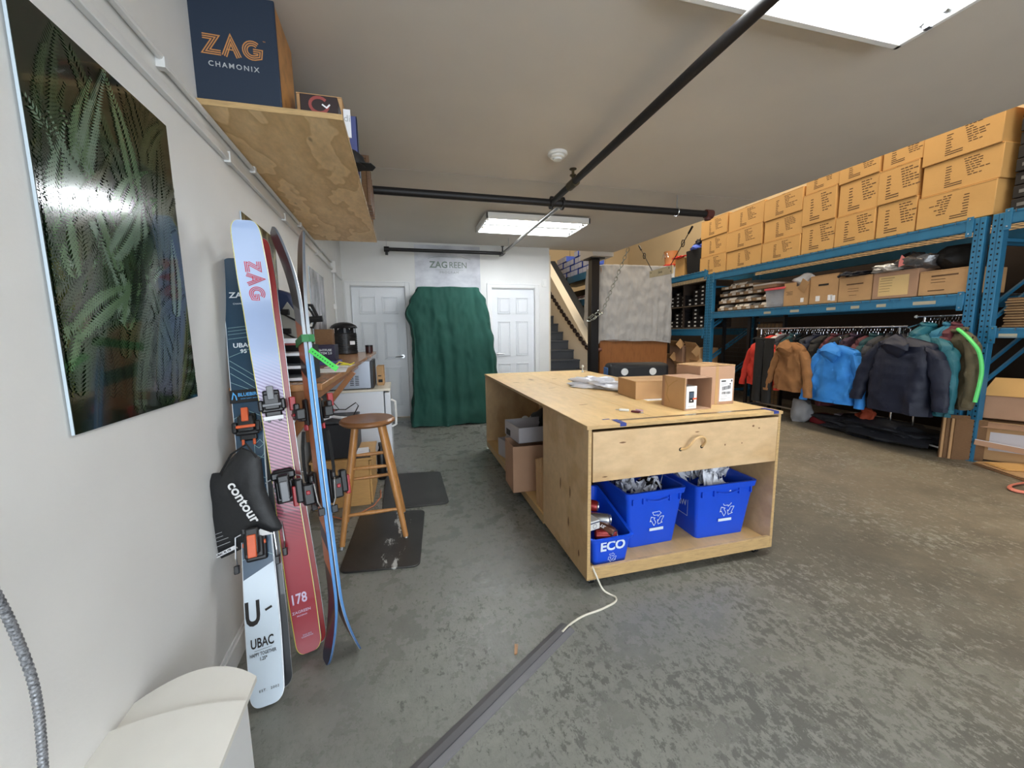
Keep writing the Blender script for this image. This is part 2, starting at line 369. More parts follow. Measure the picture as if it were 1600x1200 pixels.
b = MB(); b.add([rk(1.35, -6, 0), rk(1.35, 9.8, 0), rk(1.45, 9.8, 0), rk(1.45, -6, 0), rk(1.35, -6, 2.35), rk(1.35, 9.8, 2.35), rk(1.45, 9.8, 2.35), rk(1.45, -6, 2.35)],
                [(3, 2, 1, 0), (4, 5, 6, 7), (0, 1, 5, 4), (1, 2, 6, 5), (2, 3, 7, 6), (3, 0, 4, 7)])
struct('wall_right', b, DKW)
b = MB(); b.add([rk(1.35, -6, 2.35), rk(1.35, 9.8, 2.35), rk(1.45, 9.8, 2.35), rk(1.45, -6, 2.35), rk(1.35, -6, 6), rk(1.35, 9.8, 6), rk(1.45, 9.8, 6), rk(1.45, -6, 6)],
                [(3, 2, 1, 0), (4, 5, 6, 7), (0, 1, 5, 4), (1, 2, 6, 5), (2, 3, 7, 6), (3, 0, 4, 7)])
struct('wall_right_upper', b, BEIGE)
# stair hall behind the back wall
CREAM = mat('cream_wall', (236, 222, 198), .7)
GSTEP = mat('dark_grey_stair_paint', (74, 78, 84), .5)
st = thing('staircase', 'dark grey painted staircase climbing away behind the white wall end', 'stairs', (0, 0, 0)); st['kind'] = 'structure'
for k in range(1, 13):
    y = 6.555+.3*(k-1)+.02; z = .188*k
    obj('step', MB().box(2.42, 3.395, y, y+.3 if k < 12 else y+.6, z-.188, z-.03), GSTEP, st)
    obj('tread', MB().box(2.42, 3.395, y-.025, y+.29, z-.03, z), GSTEP, st, bev=.004)
hw = MB(); hw.prism([(7.02, 0), (10.6, 0), (10.6, 3.72), (9.3, 2.72), (7.02, .98)], (3.395, 0, 0), (0, 1, 0), (0, 0, 1), .14)
struct('wall_stair', hw, CREAM, bev=.004)
struct('trim_10', MB().add([(3.37, 7.0, .99), (3.56, 7.0, .99), (3.56, 10.6, 3.745), (3.37, 10.6, 3.745), (3.37, 7.0, 1.02), (3.56, 7.0, 1.02), (3.56, 10.6, 3.775), (3.37, 10.6, 3.775)],
       [(3, 2, 1, 0), (4, 5, 6, 7), (0, 1, 5, 4), (1, 2, 6, 5), (2, 3, 7, 6), (3, 0, 4, 7)]), mat('cream_cap', (240, 226, 200), .5))
struct('wall_hall', MB().box(-1.0, 2.41, 10.9, 11.0, 0, 6).box(2.33, 2.42, 6.53, 10.9, 0, 2.6), CREAM)
o = obj('steel_column', MB().box(3.28, 3.43, 6.72, 6.87, 0, 2.60), mat('black_column_paint', (26, 26, 28), .35), bev=.004); o['kind'] = 'structure'
obj('cap_plate', MB().box(3.21, 3.50, 6.65, 6.94, 2.60, 2.62), BLACK, o, bev=.002)
obj('base_plate', MB().box(3.22, 3.49, 6.66, 6.93, 0, .02), BLACK, o, bev=.002)
# ================================================================== FLUORESCENT LIGHTS
LAMP = mat('fluorescent_tube', (246, 250, 255), .4, emit=25.0)
FIX = mat('white_enamel', (240, 240, 236), .3)
def fixture(x0, x1, y0, y1, z, label, full=True):
    t = thing('ceiling_light', label, 'light', ((x0+x1)/2, (y0+y1)/2, z))
    w, d = (x1-x0)/2, (y1-y0)/2
    b = MB()
    b.box(-w, w, -d, -d+.03, -.07, 0).box(-w, w, d-.03, d, -.07, 0).box(-w, -w+.025, -d, d, -.07, 0).box(w-.025, w, -d, d, -.07, 0)
    obj('frame', b, FIX, t, bev=.004)
    b = MB(); b.box(-w+.02, w-.02, -d+.02, d-.02, -.014, -.002); b.prism([(-.07, -.014), (.07, -.014), (.035, -.05), (-.035, -.05)][::-1], (-w+.03, 0, 0), (0, 1, 0), (0, 0, 1), 2*w-.06)
    obj('reflector', b, FIX, t)
    for y in (-.2, -.12, .12, .2):
        y = y*d/.32
        tb = obj('lamp_tube', MB().cyl((-w+.06, y, -.045), (w-.06, y, -.045), .0145, n=12), LAMP, t, smooth=True)
        e = MB().cyl((-w+.026, y, -.045), (-w+.062, y, -.045), .017, n=12).cyl((w-.062, y, -.045), (w-.026, y, -.045), .017, n=12)
        obj('socket', e, STEEL, tb)
    c = MB()
    for sx in (-1, 1):
        for sy in (-.55, .55): c.box(sx*(w-.05)-.014, sx*(w-.05)+.014, sy*d-.012, sy*d+.012, -.085, -.07)
    obj('latch', c, STEEL, t)
    return t
t1 = fixture(.93, 2.21, 4.58, 5.27, 2.665, 'white fluorescent ceiling light with lit tubes near the back doors')
t2 = fixture(1.02, 2.31, .87, 1.535, 2.688, 'white fluorescent ceiling light at the top edge close to the camera')
obj('rating_label', MB().box(.33, .47, -.02, .09, -.055, -.051), mat('silver_label', (190, 190, 186), .4), t2)
# ================================================================== SPRINKLER PIPES
t = thing('sprinkler_pipe', 'black steel sprinkler pipe crossing under the ceiling from shelf to mezzanine edge', 'pipe', (0, 3.70, 2.52))
obj('run', MB().cyl((-.62, 0, 0), (3.13, 0, 0), .033, n=16), PIPEM, t, smooth=True)
b = MB()
for x in (1.38, 1.49): b.cyl((x-.009, 0, 0), (x+.009, 0, 0), .058, n=20)
obj('flange', b, PIPEM, t)
b = MB().cyl((3.10, 0, 0), (3.18, 0, 0), .045, n=16).cyl((3.13, 0, 0), (3.13, 0, -.06), .032, n=12); obj('end_cap', b, mat('rusty_red_fitting', (92, 46, 38), .6), t)
obj('hanger_rod', MB().cyl((2.75, 0, .03), (2.75, 0, .165), .006, n=6).tube([(2.75+.0, .04*math.cos(a), .04*math.sin(a)) for a in [i*PI/8 for i in range(17)]], .005, 6), STEEL, t)
t = thing('sprinkler_pipe', 'long black sprinkler pipe running from the near light to the cross pipe', 'pipe', (1.37, 0, 2.52))
obj('run', MB().cyl((-.045, -1.2, 0), (.012, 3.66, 0), .027, n=16), PIPEM, t, smooth=True)
b = MB().cyl((.012, 3.14, 0), (.012, 3.27, 0), .036, n=14).cyl((.012, 3.2, .02), (.012, 3.2, .10), .012, n=8).cyl((.012, 3.2, .06), (.012, 3.2, .068), .026, n=12).cyl((.012, 3.2, .11), (.012, 3.2, .115), .03, n=12)
obj('sprinkler_head', b, mat('aged_brass', (86, 76, 54), .4, .8), t)
t = thing('sprinkler_pipe', 'thin sprinkler pipe running past the lit ceiling light to the back wall', 'pipe', (1.49, 0, 2.52))
obj('run', MB().cyl((0, 3.74, 0), (0, 6.3, 0), .02, n=12), mat('worn_grey_pipe', (110, 106, 100), .4, .5), t, smooth=True)
obj('hanger_rod', MB().cyl((0, 5.75, .02), (0, 5.75, .15), .004, n=6), STEEL, t)
obj('sprinkler_head', MB().cyl((0, 6.06, 0), (0, 6.2, 0), .03, n=12).cyl((0, 6.13, .02), (0, 6.13, .1), .01, n=8).cyl((0, 6.13, .1), (0, 6.13, .105), .025), PIPEM, t)
t = thing('sprinkler_pipe', 'short black sprinkler pipe hung across the back wall above the banner', 'pipe', (0, 6.13, 2.52))
obj('run', MB().cyl((-.22, 0, 0), (1.46, 0, 0), .025, n=14), PIPEM, t, smooth=True)
obj('end_cap', MB().cyl((-.25, 0, 0), (-.18, 0, 0), .038, n=14).cyl((-.215, 0, -.08), (-.215, 0, .02), .02, n=10), PIPEM, t)
obj('hanger_rod', MB().cyl((-.215, 0, .02), (-.215, 0, .148), .003, n=6), STEEL, t)
t = thing('smoke_detector', 'round white smoke detector on the ceiling beside the long pipe', 'detector', (1.20, 3.08, 2.69))
obj('base', MB().lathe([(.075, 0), (.078, -.012), (.07, -.022)], 32), WHITE, t, smooth=True)
obj('sensor_cap', MB().lathe([(.052, -.022), (.054, -.036), (.036, -.042), (.034, -.054), (.0, -.058)], 28), WHITE, t, smooth=True)
# ================================================================== LEFT WALL : posters and conduits
def fern_poster():
    M = frame((lwx(1.05)+.004, 1.05, 1.107), (math.sin(-LWR)*1, math.cos(LWR), 0), (0, 0, 1))
    # local x = along the wall (away), local y = into the wall, z up
    w, h = .565, .885
    t = thing('fern_poster', 'large glossy fern photograph hung on the left white wall', 'poster', M=M)
    obj('panel', MB().box(0, w, -.006, 0, 0, h), mat('white_panel_edge', (200, 214, 224), .3), t, bev=.001)
    m, n, l, bb, tc = graph('dark_forest_print', .12, .3)
    a = noisetex(n, l, tc.outputs['Object'], 3.2, 4); r = ramp(n, [(.3, lin((8, 13, 8))), (.55, lin((18, 30, 16))), (.75, lin((40, 24, 14)))]); l.new(a.outputs[0], r.inputs[0]); l.new(r.outputs[0], bb.inputs['Base Color'])
    obj('print', MB().box(.001, w-.001, -.0075, -.006, .001, h-.001), m, t)
    greens = [mat('fern_print_%s' % k, c, .14, coat=.3) for k, c in (('dark', (26, 40, 22)), ('mid', (46, 66, 40)), ('pale', (86, 110, 80)), ('grey', (104, 124, 106)), ('glow', (64, 70, 28)))]
    R = random.Random(3); bs = [MB() for _ in greens]
    def leaflet(b, o, d, L, wd, lay):
        nrm = Vector((-d.y, d.x)); y = -.0077-lay*.00003
        P = [o, o+d*L*.35+nrm*wd, o+d*L, o+d*L*.35-nrm*wd]
        if all(.003 < p.x < w-.003 and .003 < p.y < h-.003 for p in P): b.add([(p.x, y, p.y) for p in P], [(0, 1, 2, 3)])
    for q in range(120):
        gi = [0, 0, 0, 1, 0, 1, 4, 0, 1, 2, 3][q*11//82] if q < 80 else [1, 3, 2, 4, 0, 1][q % 6]
        base = Vector((R.uniform(-.12, .5), R.uniform(-.05, .62) if q < 80 else R.uniform(.18, .5))); ang = R.uniform(58, 120) if q % 5 else R.uniform(15, 60); L = R.uniform(.25, .5) if q < 80 else R.uniform(.2, .36)
        if q < 6: base = Vector((.0+.09*q, .04)); ang = 60+q*12; gi = 0
        p = base; a = math.radians(ang); cv = R.uniform(-.035, .035); nst = int(L/.0095)
        for k in range(nst):
            d = Vector((math.cos(a), math.sin(a))); p = p+d*L/nst; a += cv
            ll = .052*math.sin(PI*min(1, (k+2)/nst*.9+.12))*(1.1-.8*k/nst)+.006
            for s in (-1, 1):
                dd = Vector((math.cos(a+s*.85), math.sin(a+s*.85)))
                leaflet(bs[gi], p, dd, ll, .0030, q)
                if ll > .03:
                    for j in range(2, int(ll/.008)):
                        for s2 in (-1, 1): leaflet(bs[gi], p+dd*j*.007, Vector((math.cos(a+s*1.0+s2*.9), math.sin(a+s*1.0+s2*.9))), .009, .0022, q+.5)
    for b, m in zip(bs, greens): obj('fern_frond_print', b, m, t)
fern_poster()
def wallposter(name, label, y0, y1, z0, z1, m, extra=None):
    M = frame((lwx(y0)+.003, y0, z0), (-math.sin(LWR), math.cos(LWR), 0), (0, 0, 1))
    t = thing(name, label, 'poster', M=M)
    obj('panel', MB().box(0, y1-y0, -.005, 0, 0, z1-z0), mat('white_panel_edge', (200, 214, 224)), t)
    obj('print', MB().box(.002, y1-y0-.002, -.0065, -.005, .002, z1-z0-.002), m, t)
    return t
m, n, l, bb, tc = graph('amber_moss_print', .2); a = noisetex(n, l, tc.outputs['Object'], 9, 7, sc=(1, 1, .5)); r = ramp(n, [(.35, lin((26, 24, 12))), (.52, lin((86, 76, 34))), (.68, lin((196, 190, 150)))]); l.new(a.outputs[0], r.inputs[0]); l.new(r.outputs[0], bb.inputs['Base Color'])
wallposter('moss_poster', 'dark amber nature photograph on the wall just behind the pale blue ski tip', 2.262, 2.83, 1.19, 1.912, m)
m, n, l, bb, tc = graph('grey_mountain_print', .25); a = noisetex(n, l, tc.outputs['Object'], 5, 7, sc=(1.5, 1, .6)); r = ramp(n, [(.35, lin((98, 98, 102))), (.5, lin((150, 150, 154))), (.65, lin((196, 196, 200)))]); l.new(a.outputs[0], r.inputs[0]); l.new(r.outputs[0], bb.inputs['Base Color'])
_a, _b = 3.87, 4.62
wallposter('mountain_poster', 'narrow grey mountain photograph on the wall over the desk', _a, _b, 1.30, 1.912, m)
COND = mat('white_painted_conduit', (222, 222, 220), .45)
def wp(y, z, off=0): return Vector((lwx(y)+off, y, z))
t = thing('cable_raceway', 'upper white painted cable conduit running along the left wall to the junction box', 'conduit', (0, 0, 0))
obj('channel', MB().tube([wp(-.3, 2.20, .014), wp(1.63, 2.20, .014)], .011, 8).tube([wp(1.63, 2.185, .014), wp(5.3, 2.185, .014)], .011, 8), COND, t, smooth=True)
c = MB()
for y in (.9, 1.63, 2.5, 3.6, 4.6): c.box(lwx(y)+.001, lwx(y)+.027, y-.012, y+.012, 2.168, 2.2)
obj('clip', c, COND, t)
t = thing('cable_raceway', 'lower flat white cable raceway parallel to the round conduit on the left wall', 'conduit', (0, 0, 0))
obj('channel', MB().bar(wp(-.3, 2.105, .012), wp(6.3, 2.105, .012), .022, .03), COND, t, bev=.003)
c = MB()
for y in (2.15, 3.1, 4.3): c.box(lwx(y)+.001, lwx(y)+.028, y-.02, y+.02, 2.082, 2.128)
obj('coupling', c, COND, t)
t = thing('junction_box', 'small white junction box with a conduit dropping down the left wall', 'electrical box', (lwx(5.35), 5.35, 2.13), LWR)
obj('box', MB().box(0, .05, -.055, .055, -.07, .07), COND, t, bev=.004)
obj('cover', MB().box(.05, .055, -.05, .05, -.065, .065), COND, t, bev=.002)
obj('drop_conduit', MB().tube([(.02, 0, -.07), (.02, 0, -1.03)], .011, 8).box(.0, .034, -.018, .018, -.5, -.44), COND, t, smooth=True)
t = thing('switch_plate', 'small white switch plate at the right end of the back wall', 'switch', (2.26, YB, 2.12))
obj('plate', MB().box(-.04, .04, -.01, 0, -.06, .06), WHITE, t, bev=.003); obj('rocker', MB().box(-.015, .015, -.016, -.01, -.03, .03), WHITE, t, bev=.002)
# ================================================================== HIGH SHELF
t = thing('wall_shelf', 'deep plywood shelf mounted high on the left wall above the skis', 'shelf', (0, 0, 0))
Y0, Y1 = 1.9, 4.2
b = MB().add([(lwx(Y0), Y0, 2.2), (-.216, Y0, 2.2), (-.235, Y1, 2.2), (lwx(Y1), Y1, 2.2), (lwx(Y0), Y0, 2.222), (-.216, Y0, 2.222), (-.235, Y1, 2.222), (lwx(Y1), Y1, 2.222)],
             [(3, 2, 1, 0), (4, 5, 6, 7), (0, 1, 5, 4), (1, 2, 6, 5), (2, 3, 7, 6), (3, 0, 4, 7)])
obj('board', b, PLYS, t)
obj('front_edge', MB().box(lwx(Y0)+.002, -.216, Y0-.003, Y0, 2.2, 2.222), EDGE, t); obj('side_edge', MB().bar((-.2145, Y0, 2.211), (-.2335, Y1, 2.211), .003, .022), EDGE, t)
NAVY = mat('navy_printed_card', (24, 40, 60), .55); GOLD = mat('copper_ink', (196, 138, 84), .4, .2)
t = thing('display_box', 'large navy box with copper lettering at the near end of the high shelf', 'box', (-.762, 1.915, 2.223), .03)
WOODSIDE = wood('streaked_pine', (196, 140, 78), (5, .8, .8), .45)
obj('body', MB().box(.012, .315, .012, .30, 0, .40), WOODSIDE, t, bev=.003)
obj('navy_front', MB().box(0, .318, 0, .012, 0, .402), NAVY, t, bev=.004); obj('navy_side', MB().box(0, .012, .012, .30, 0, .402), NAVY, t)
obj('lettering', zag(MB(), .069, (.062, -.0008, .172), (1, 0, .0), (0, 0, 1)), GOLD, t)
text('lettering', 'CHAMONIX', .026, t, (.16, -.0008, .138), (1, 0, 0), (0, 0, 1), mat('grey_ink', (176, 178, 180), .5), .01, sp=1.35)
text('lettering', 'TM', .007, t, (.272, -.0008, .245), (1, 0, 0), (0, 0, 1), GOLD)
def simplebox(name, label, cat, x0, x1, y0, y1, z0, z1, m, rz=0, group=None, bev=.003, M=None):
    t = thing(name, label, cat, ((x0+x1)/2, (y0+y1)/2, z0), rz, group)
    w, d, h = (x1-x0)/2, (y1-y0)/2, z1-z0
    obj('body', MB().box(-w, w, -d, d, 0, h), m, t, bev=bev); return t, w, d, h
SZ = 2.2225
t, w, d, h = simplebox('carton', 'brown carton standing behind the dark logo box on the high shelf', 'box', -.425, -.235, 2.10, 2.34, SZ, SZ+.165, CARD); obj('lid_flap', MB().box(-w, w, -d, d+.01, h, h+.004), CARD, t)
t, w, d, h = simplebox('carton', 'small dark box with red round logo on the high shelf', 'box', -.385, -.238, 1.965, 2.085, SZ, SZ+.098, mat('dark_brown_print', (48, 34, 34), .5))
RED1 = mat('dull_red_ink', (150, 70, 66), .5)
b = MB(); b.line([(.035*math.cos(a), .03*math.sin(a)) for a in [math.radians(x) for x in range(40, 380, 20)]], .012, (0, -d-.0006, .058), (1, 0, 0), (0, 0, 1)); obj('round_emblem', b, RED1, t)
obj('emblem_swirl', MB().line([(.012, .0), (.03, -.012), (.043, .002)], .006, (0, -d-.0012, .062), (1, 0, 0), (0, 0, 1)), WPAPER, t)
text('lettering', 'MAMMUT', .020, t, (0, -d-.0006, .015), (1, 0, 0), (0, 0, 1), RED1, .01)
t = thing('paper_sheet', 'white printed sheet slipped beside the brown carton on the high shelf', 'paper', (-.232, 2.098, SZ), 0); obj('sheet', MB().box(0, .03, 0, .004, 0, .12), WPAPER, t); text('lettering', 'di', .04, t, (.015, -.0006, .08), (1, 0, 0), (0, 0, 1), mat('grey_ink', (176, 178, 180)))
t = thing('baseball_hat', 'round black cap poking over the front edge of the high shelf', 'hat', (-.25, 2.44, SZ)); obj('dome', MB().lathe([(.075, 0), (.08, .02), (.07, .05), (.04, .075), (0, .085)], 20), BLACKM, t, smooth=True); obj('brim', MB().prism([(-.06, 0), (.06, 0), (.05, .07), (0, .09), (-.05, .07)], (.04, 0, .004), (0, 1, 0), (1, 0, 0), -.004), BLACKM, t)
R = random.Random(5)
bk = [((88, 96, 150), 'dusty violet'), ((196, 200, 190), 'pale grey'), ((70, 150, 190), 'bright blue'), ((40, 110, 170), 'deep blue'), ((150, 190, 205), 'light blue'), ((60, 60, 66), 'charcoal'), ((34, 34, 38), 'black'), ((110, 92, 80), 'brown')]
y = 2.56
for i, (c, nm) in enumerate(bk):
    th = R.uniform(.03, .055); h = R.uniform(.27, .33) - .006*i
    t = thing('binder', '%s binder standing in the row on the high shelf' % nm, 'binder', (-.37, y+th/2, SZ), 0, 'binders and books on the high shelf'); mm = mat('binder_%s' % nm.replace(' ', '_'), c, .5)
    obj('cover', MB().box(-.1, .155-.004*i, -th/2+.001, -th/2+.004, 0, h).box(-.1, .155-.004*i, th/2-.004, th/2-.001, 0, h).box(.151-.004*i, .155-.004*i, -th/2+.001, th/2-.001, 0, h), mm, t)
    obj('pages', MB().box(-.095, .149-.004*i, -th/2+.005, th/2-.005, .004, h-.006), WPAPER, t); y += th+.012
FR = wood('dark_frame_wood', (112, 82, 58), (1, 1, 5))
for i in range(6):
    yy = 3.1+i*.07; h = .33-.028*i; t = thing('picture_frame', ['tallest', 'second', 'third', 'fourth', 'fifth', 'lowest'][i]+' brown wooden frame of the row at the far end of the high shelf', 'frame', (-.385, yy, SZ), 0, 'wooden frames on the high shelf')
    x1 = .19
    obj('moulding', MB().box(-.1, -.08, 0, .03, 0, h).box(x1-.02, x1, 0, .03, 0, h).box(-.08, x1-.02, 0, .03, 0, .02).box(-.08, x1-.02, 0, .03, h-.02, h), FR, t, bev=.002)
    obj('backing', MB().box(-.08, x1-.02, .01, .016, .02, h-.02), CARDD, t)
for i in range(4):
    t = thing('flattened_carton', ['lowest', 'second', 'third', 'topmost'][i]+' flattened brown carton of the small pile at the shelf end', 'carton', (-.40, 3.78, SZ+.021*i), .03*i, 'flattened cartons on the high shelf'); obj('layer', MB().box(-.16, .17, -.2, .2, .001, .008), CARD, t); obj('layer', MB().box(-.15, .165, -.19, .2, .010, .018), CARDD, t)
t = thing('cloth_bundle', 'crumpled pale cloth at the far end of the high shelf', 'cloth', (-.30, 4.08, SZ))
def lump(rx, ry, rz, seed=0, amp=.25, sub=3, fr=3.0):
    bm = bmesh.new(); bmesh.ops.create_icosphere(bm, subdivisions=sub, radius=1)
    b = MB(); vs = []
    for v in bm.verts:
        p = v.co.copy(); q = p*(1+amp*noise.noise(p*fr*.5+Vector((seed, 0, 0)))*1.6+amp*.5*abs(noise.noise(p*fr*1.6+Vector((0, seed, 0)))))
        vs.append((q.x*rx, q.y*ry, max(0, q.z*rz+rz*.85)))
    b.add(vs, [tuple(v.index for v in f.verts) for f in bm.faces]); bm.free(); return b
obj('folds', lump(.06, .08, .045, 3), mat('pale_cloth', (200, 196, 180), .9), t, smooth=True)
# ================================================================== BACK WALL : banner, sheet
t = thing('wall_banner', 'pale grey mountain banner with green lettering above the draped sheet', 'banner', (.175, YB-.004, 1.10))
m, n, l, bb, tc = graph('pale_mountain_print', .6); a = noisetex(n, l, tc.outputs['Object'], 2.6, 8, sc=(.7, 1, 1.2)); r = ramp(n, [(.35, lin((178, 180, 188))), (.5, lin((204, 206, 212))), (.66, lin((226, 228, 232)))]); l.new(a.outputs[0], r.inputs[0]); l.new(r.outputs[0], bb.inputs['Base Color'])
obj('cloth', MB().box(0, 1.01, -.003, 0, 0, 1.56), m, t)
GREENI = mat('grey_green_ink', (118, 132, 122), .6)
o = text('lettering', 'ZAG', .135, t, (.36, -.0045, 1.265), (1, 0, 0), (0, 0, 1), GREENI, .022, sx=1.0); o['label'] = 'bold grey green lettering'
text('lettering', 'REEN', .13, t, (.66, -.0045, 1.265), (1, 0, 0), (0, 0, 1), GREENI, 0, sx=.92)
text('lettering', 'PROGRAM', .055, t, (.52, -.0045, 1.155), (1, 0, 0), (0, 0, 1), mat('pale_grey_ink', (150, 154, 154), .6), .0, sp=1.2)
b = MB(); b.line([(.2, .0), (.38, .035), (.52, .028), (.70, .04), (.86, -.005)], .004, (0, -.0045, 1.36), (1, 0, 0), (0, 0, 1)); b.line([(.3, 0), (.74, 0)], .003, (0, -.0045, 1.195), (1, 0, 0), (0, 0, 1)); obj('mountain_outline', b, GREENI, t)
def drape(name, label, prof, ztop, m, seed, amp, nfold, yb, hem=None, lv=70, N=220, wr=.0, sag=None):
    """cloth over a cabinet. prof(z) -> x0, x1, yfront ; rounded rectangle ring with folds that deepen downwards"""
    rs = []
    for i in range(lv+1):
        t_ = i/lv; ring = []
        for j in range(N):
            u = j/N
            zb = hem(u) if hem else 0
            z = ztop + (zb-ztop)*t_; x0, x1, y0 = prof(z); y1 = yb; w, d = x1-x0, y1-y0; per = 2*(w+d)
            s = u*per; r = .05
            if s < w: p = Vector((x0+s, y0)); nn = Vector((0, -1)); c = s
            elif s < w+d: p = Vector((x1, y0+s-w)); nn = Vector((1, 0))
            elif s < 2*w+d: p = Vector((x1-(s-w-d), y1)); nn = Vector((0, 1))
            else: p = Vector((x0, y1-(s-2*w-d))); nn = Vector((-1, 0))
            # round the corners
            cx, cy = (x0+x1)/2, (y0+y1)/2; q = p-Vector((cx, cy)); ex = max(abs(q.x)/(w/2), abs(q.y)/(d/2)); 
            k = (abs(q.x)/(w/2))**14+(abs(q.y)/(d/2))**14; q = q*(1/k)**(1/14) if k > 1 else q
            g = min(1, .12+t_*1.15)
            f = amp*g*(math.sin(u*nfold*2*PI + 2.4*nz((u*9, t_*1.2, 0), 1, seed)*2 + 1.6*t_) * (.55+.6*nz((u*14, t_, 2), 1, seed+1)))
            f += wr*(nz((p.x*1.0, z, p.y), 5, seed+2) + .5*nz((p.x*1.6, z*.8, p.y), 11, seed+3))
            ring.append((cx+q.x+nn.x*f, cy+q.y+nn.y*f, z + (.006*nz((u*12, t_*3, 5), 1, seed) if 0 < i < lv else 0)))
        rs.append(ring)
    # top : shrink rings inward
    x0, x1, y0 = prof(ztop); cx, cy = (x0+x1)/2, (y0+yb)/2; tops = []
    for k, s_ in enumerate((.5, .93, .985)):
        tops.append([(cx+(p[0]-cx)*s_, cy+(p[1]-cy)*s_, ztop+(.0, -.0, .006)[k]+(.03, .022, .01)[k]+.008*nz(p, 6, seed+4)) for p in rs[0]])
    return MB().rings(tops+rs, cap0=True, cap1=False)
def lerp_table(T):
    def f(z):
        for (za, *a), (zb, *b_) in zip(T, T[1:]):
            if z >= zb: k = (za-z)/(za-zb) if za != zb else 0; k = max(0, min(1, k)); k = k*k*(3-2*k); return [p+(q-p)*k for p, q in zip(a, b_)]
        return T[-1][1:]
    return f
GSH = mat('dark_green_cotton', (18, 72, 61), .85, var=.12, vs=5, bump=.12, bs=35)
prof = lerp_table([(1.95, .17, 1.06, 5.80), (1.78, .07, 1.15, 5.77), (1.60, -.005, 1.19, 5.76), (1.42, .07, 1.21, 5.75), (1.2, .09, 1.25, 5.73), (.8, .085, 1.29, 5.72), (.4, .07, 1.30, 5.68), (0, .02, 1.30, 5.60)])
t = thing('covered_cabinet', 'tall cabinet covered to the floor by a dark green sheet between the back doors', 'cabinet', (0, 0, 0))
bb_ = drape('x', '', prof, 1.95, GSH, 2, .030, 17, 6.30, hem=lambda u: .012+.012*math.sin(u*40), wr=.018, lv=90, N=320)
obj('sheet', bb_, GSH, t, smooth=True)
# ================================================================== SKIS
def ski_mesh(L, wtab, rock, th=.013):
    """returns core, top, base builders; local x width, -y topsheet side, z along from the tail"""
    N = 90; core, top, base = MB(), MB(), MB(); rc = []; rt = []; rb = []
    def W_(t):
        for (a, u), (b_, v) in zip(wtab, wtab[1:]):
            if t <= b_: k = (t-a)/(b_-a); k = k*k*(3-2*k); return u+(v-u)*k
        return wtab[-1][1]
    for i in range(N+1):
        t = .5-.5*math.cos(PI*i/N); z = t*L
        w = W_(t)
        e = min(z, .05)/.05; w *= .30+.70*max(0, 1-(1-e)**2.4)**(1/2.4)
        e2 = min(L-z, .055)/.055; w *= .38+.62*max(0, 1-(1-e2)**2.5)**(1/2.5)
        w = max(w, .012)
        y = -(rock[0]*max(0, (t-(1-rock[1]))/rock[1])**2 + rock[2]*max(0, (rock[3]-t)/rock[3])**2)
        hh = th*(.45+.55*math.sin(PI*min(1, max(0, t)))**.5)
        rc.append((w, y, z, hh))
    def strip(b, off, inset):
        k = len(b.v)
        for w, y, z, hh in rc:
            for s in (-1, 1): b.v.append((s*(w/2-inset), y+off*hh, z))
        for i in range(N): b.f.append((k+2*i, k+2*i+1, k+2*i+3, k+2*i+2) if off < 0 else (k+2*i, k+2*i+2, k+2*i+3, k+2*i+1))
    core.rings([[(-w/2, y-hh/2, z), (w/2, y-hh/2, z), (w/2, y+hh/2, z), (-w/2, y+hh/2, z)] for w, y, z, hh in rc])
    strip(top, -.56, .0022); strip(base, .56, .002)
    return core, top, base, rc
WT = [(0, .112), (.12, .118), (.45, .101), (.8, .124), (.88, .130), (1, .118)]
def binding(kind, col, parent, zt, zh, y0=-.012, brake=True):
    """touring binding: toe piece at zt, heel piece at zh on the topsheet"""
    g = mat('binding_black', (24, 24, 26), .35); cm = mat('binding_'+kind, col, .35); 
    b = MB()
    b.box(-.03, .03, y0-.012, y0, zt-.05, zt+.06); b.box(-.04, .04, y0-.034, y0-.012, zt-.03, zt+.02); b.box(-.028, .028, y0-.052, y0-.03, zt-.02, zt+.045)
    b.box(-.048, -.03, y0-.05, y0-.014, zt-.022, zt+.022).box(.03, .048, y0-.05, y0-.014, zt-.022, zt+.022)
    p = obj('toe_binding', b, g, parent, bev=.006)
    b = MB(); b.box(-.012, .012, y0-.062, y0-.04, zt+.02, zt+.075); b.box(-.033, .033, y0-.056, y0-.05, zt-.006, zt+.006); b.box(-.024, -.014, y0-.016, y0-.006, zt-.07, zt-.045).box(.014, .024, y0-.016, y0-.006, zt-.07, zt-.045); obj('toe_lever', b, cm, p, bev=.003)
    b = MB().tube([(-.036, y0-.03, zt), (-.012, y0-.046, zt+.0)], .005, 6).tube([(.036, y0-.03, zt), (.012, y0-.046, zt)], .005, 6); obj('toe_pin', b, STEEL, p)
    b = MB()
    b.box(-.035, .035, y0-.014, y0, zh-.07, zh+.07); b.box(-.032, .032, y0-.055, y0-.012, zh-.055, zh+.03); b.box(-.022, .022, y0-.078, y0-.05, zh-.04, zh+.055)
    b.box(-.044, .044, y0-.03, y0-.012, zh+.03, zh+.062)
    q = obj('heel_binding', b, g, parent, bev=.008)
    b = MB(); b.box(-.014, .014, y0-.088, y0-.07, zh-.05, zh+.03); b.box(-.037, .037, y0-.045, y0-.03, zh-.012, zh+.004); obj('heel_lever', b, cm, q, bev=.003)
    if brake:
        b = MB()
        for s in (-1, 1): b.tube([(s*.036, y0-.02, zh+.04), (s*.062, y0-.018, zh+.03), (s*.066, y0-.012, zh-.045), (s*.064, y0+.004, zh-.085)], .0032, 6); 
        q2 = obj('brake', b, STEEL, q)
    b = MB()
    for s in (-1, 1): b.box(s*.066-.008, s*.066+.008, y0-.016, y0+.008, zh-.10, zh-.07)
    obj('brake_pad', b, g, q, bev=.003)
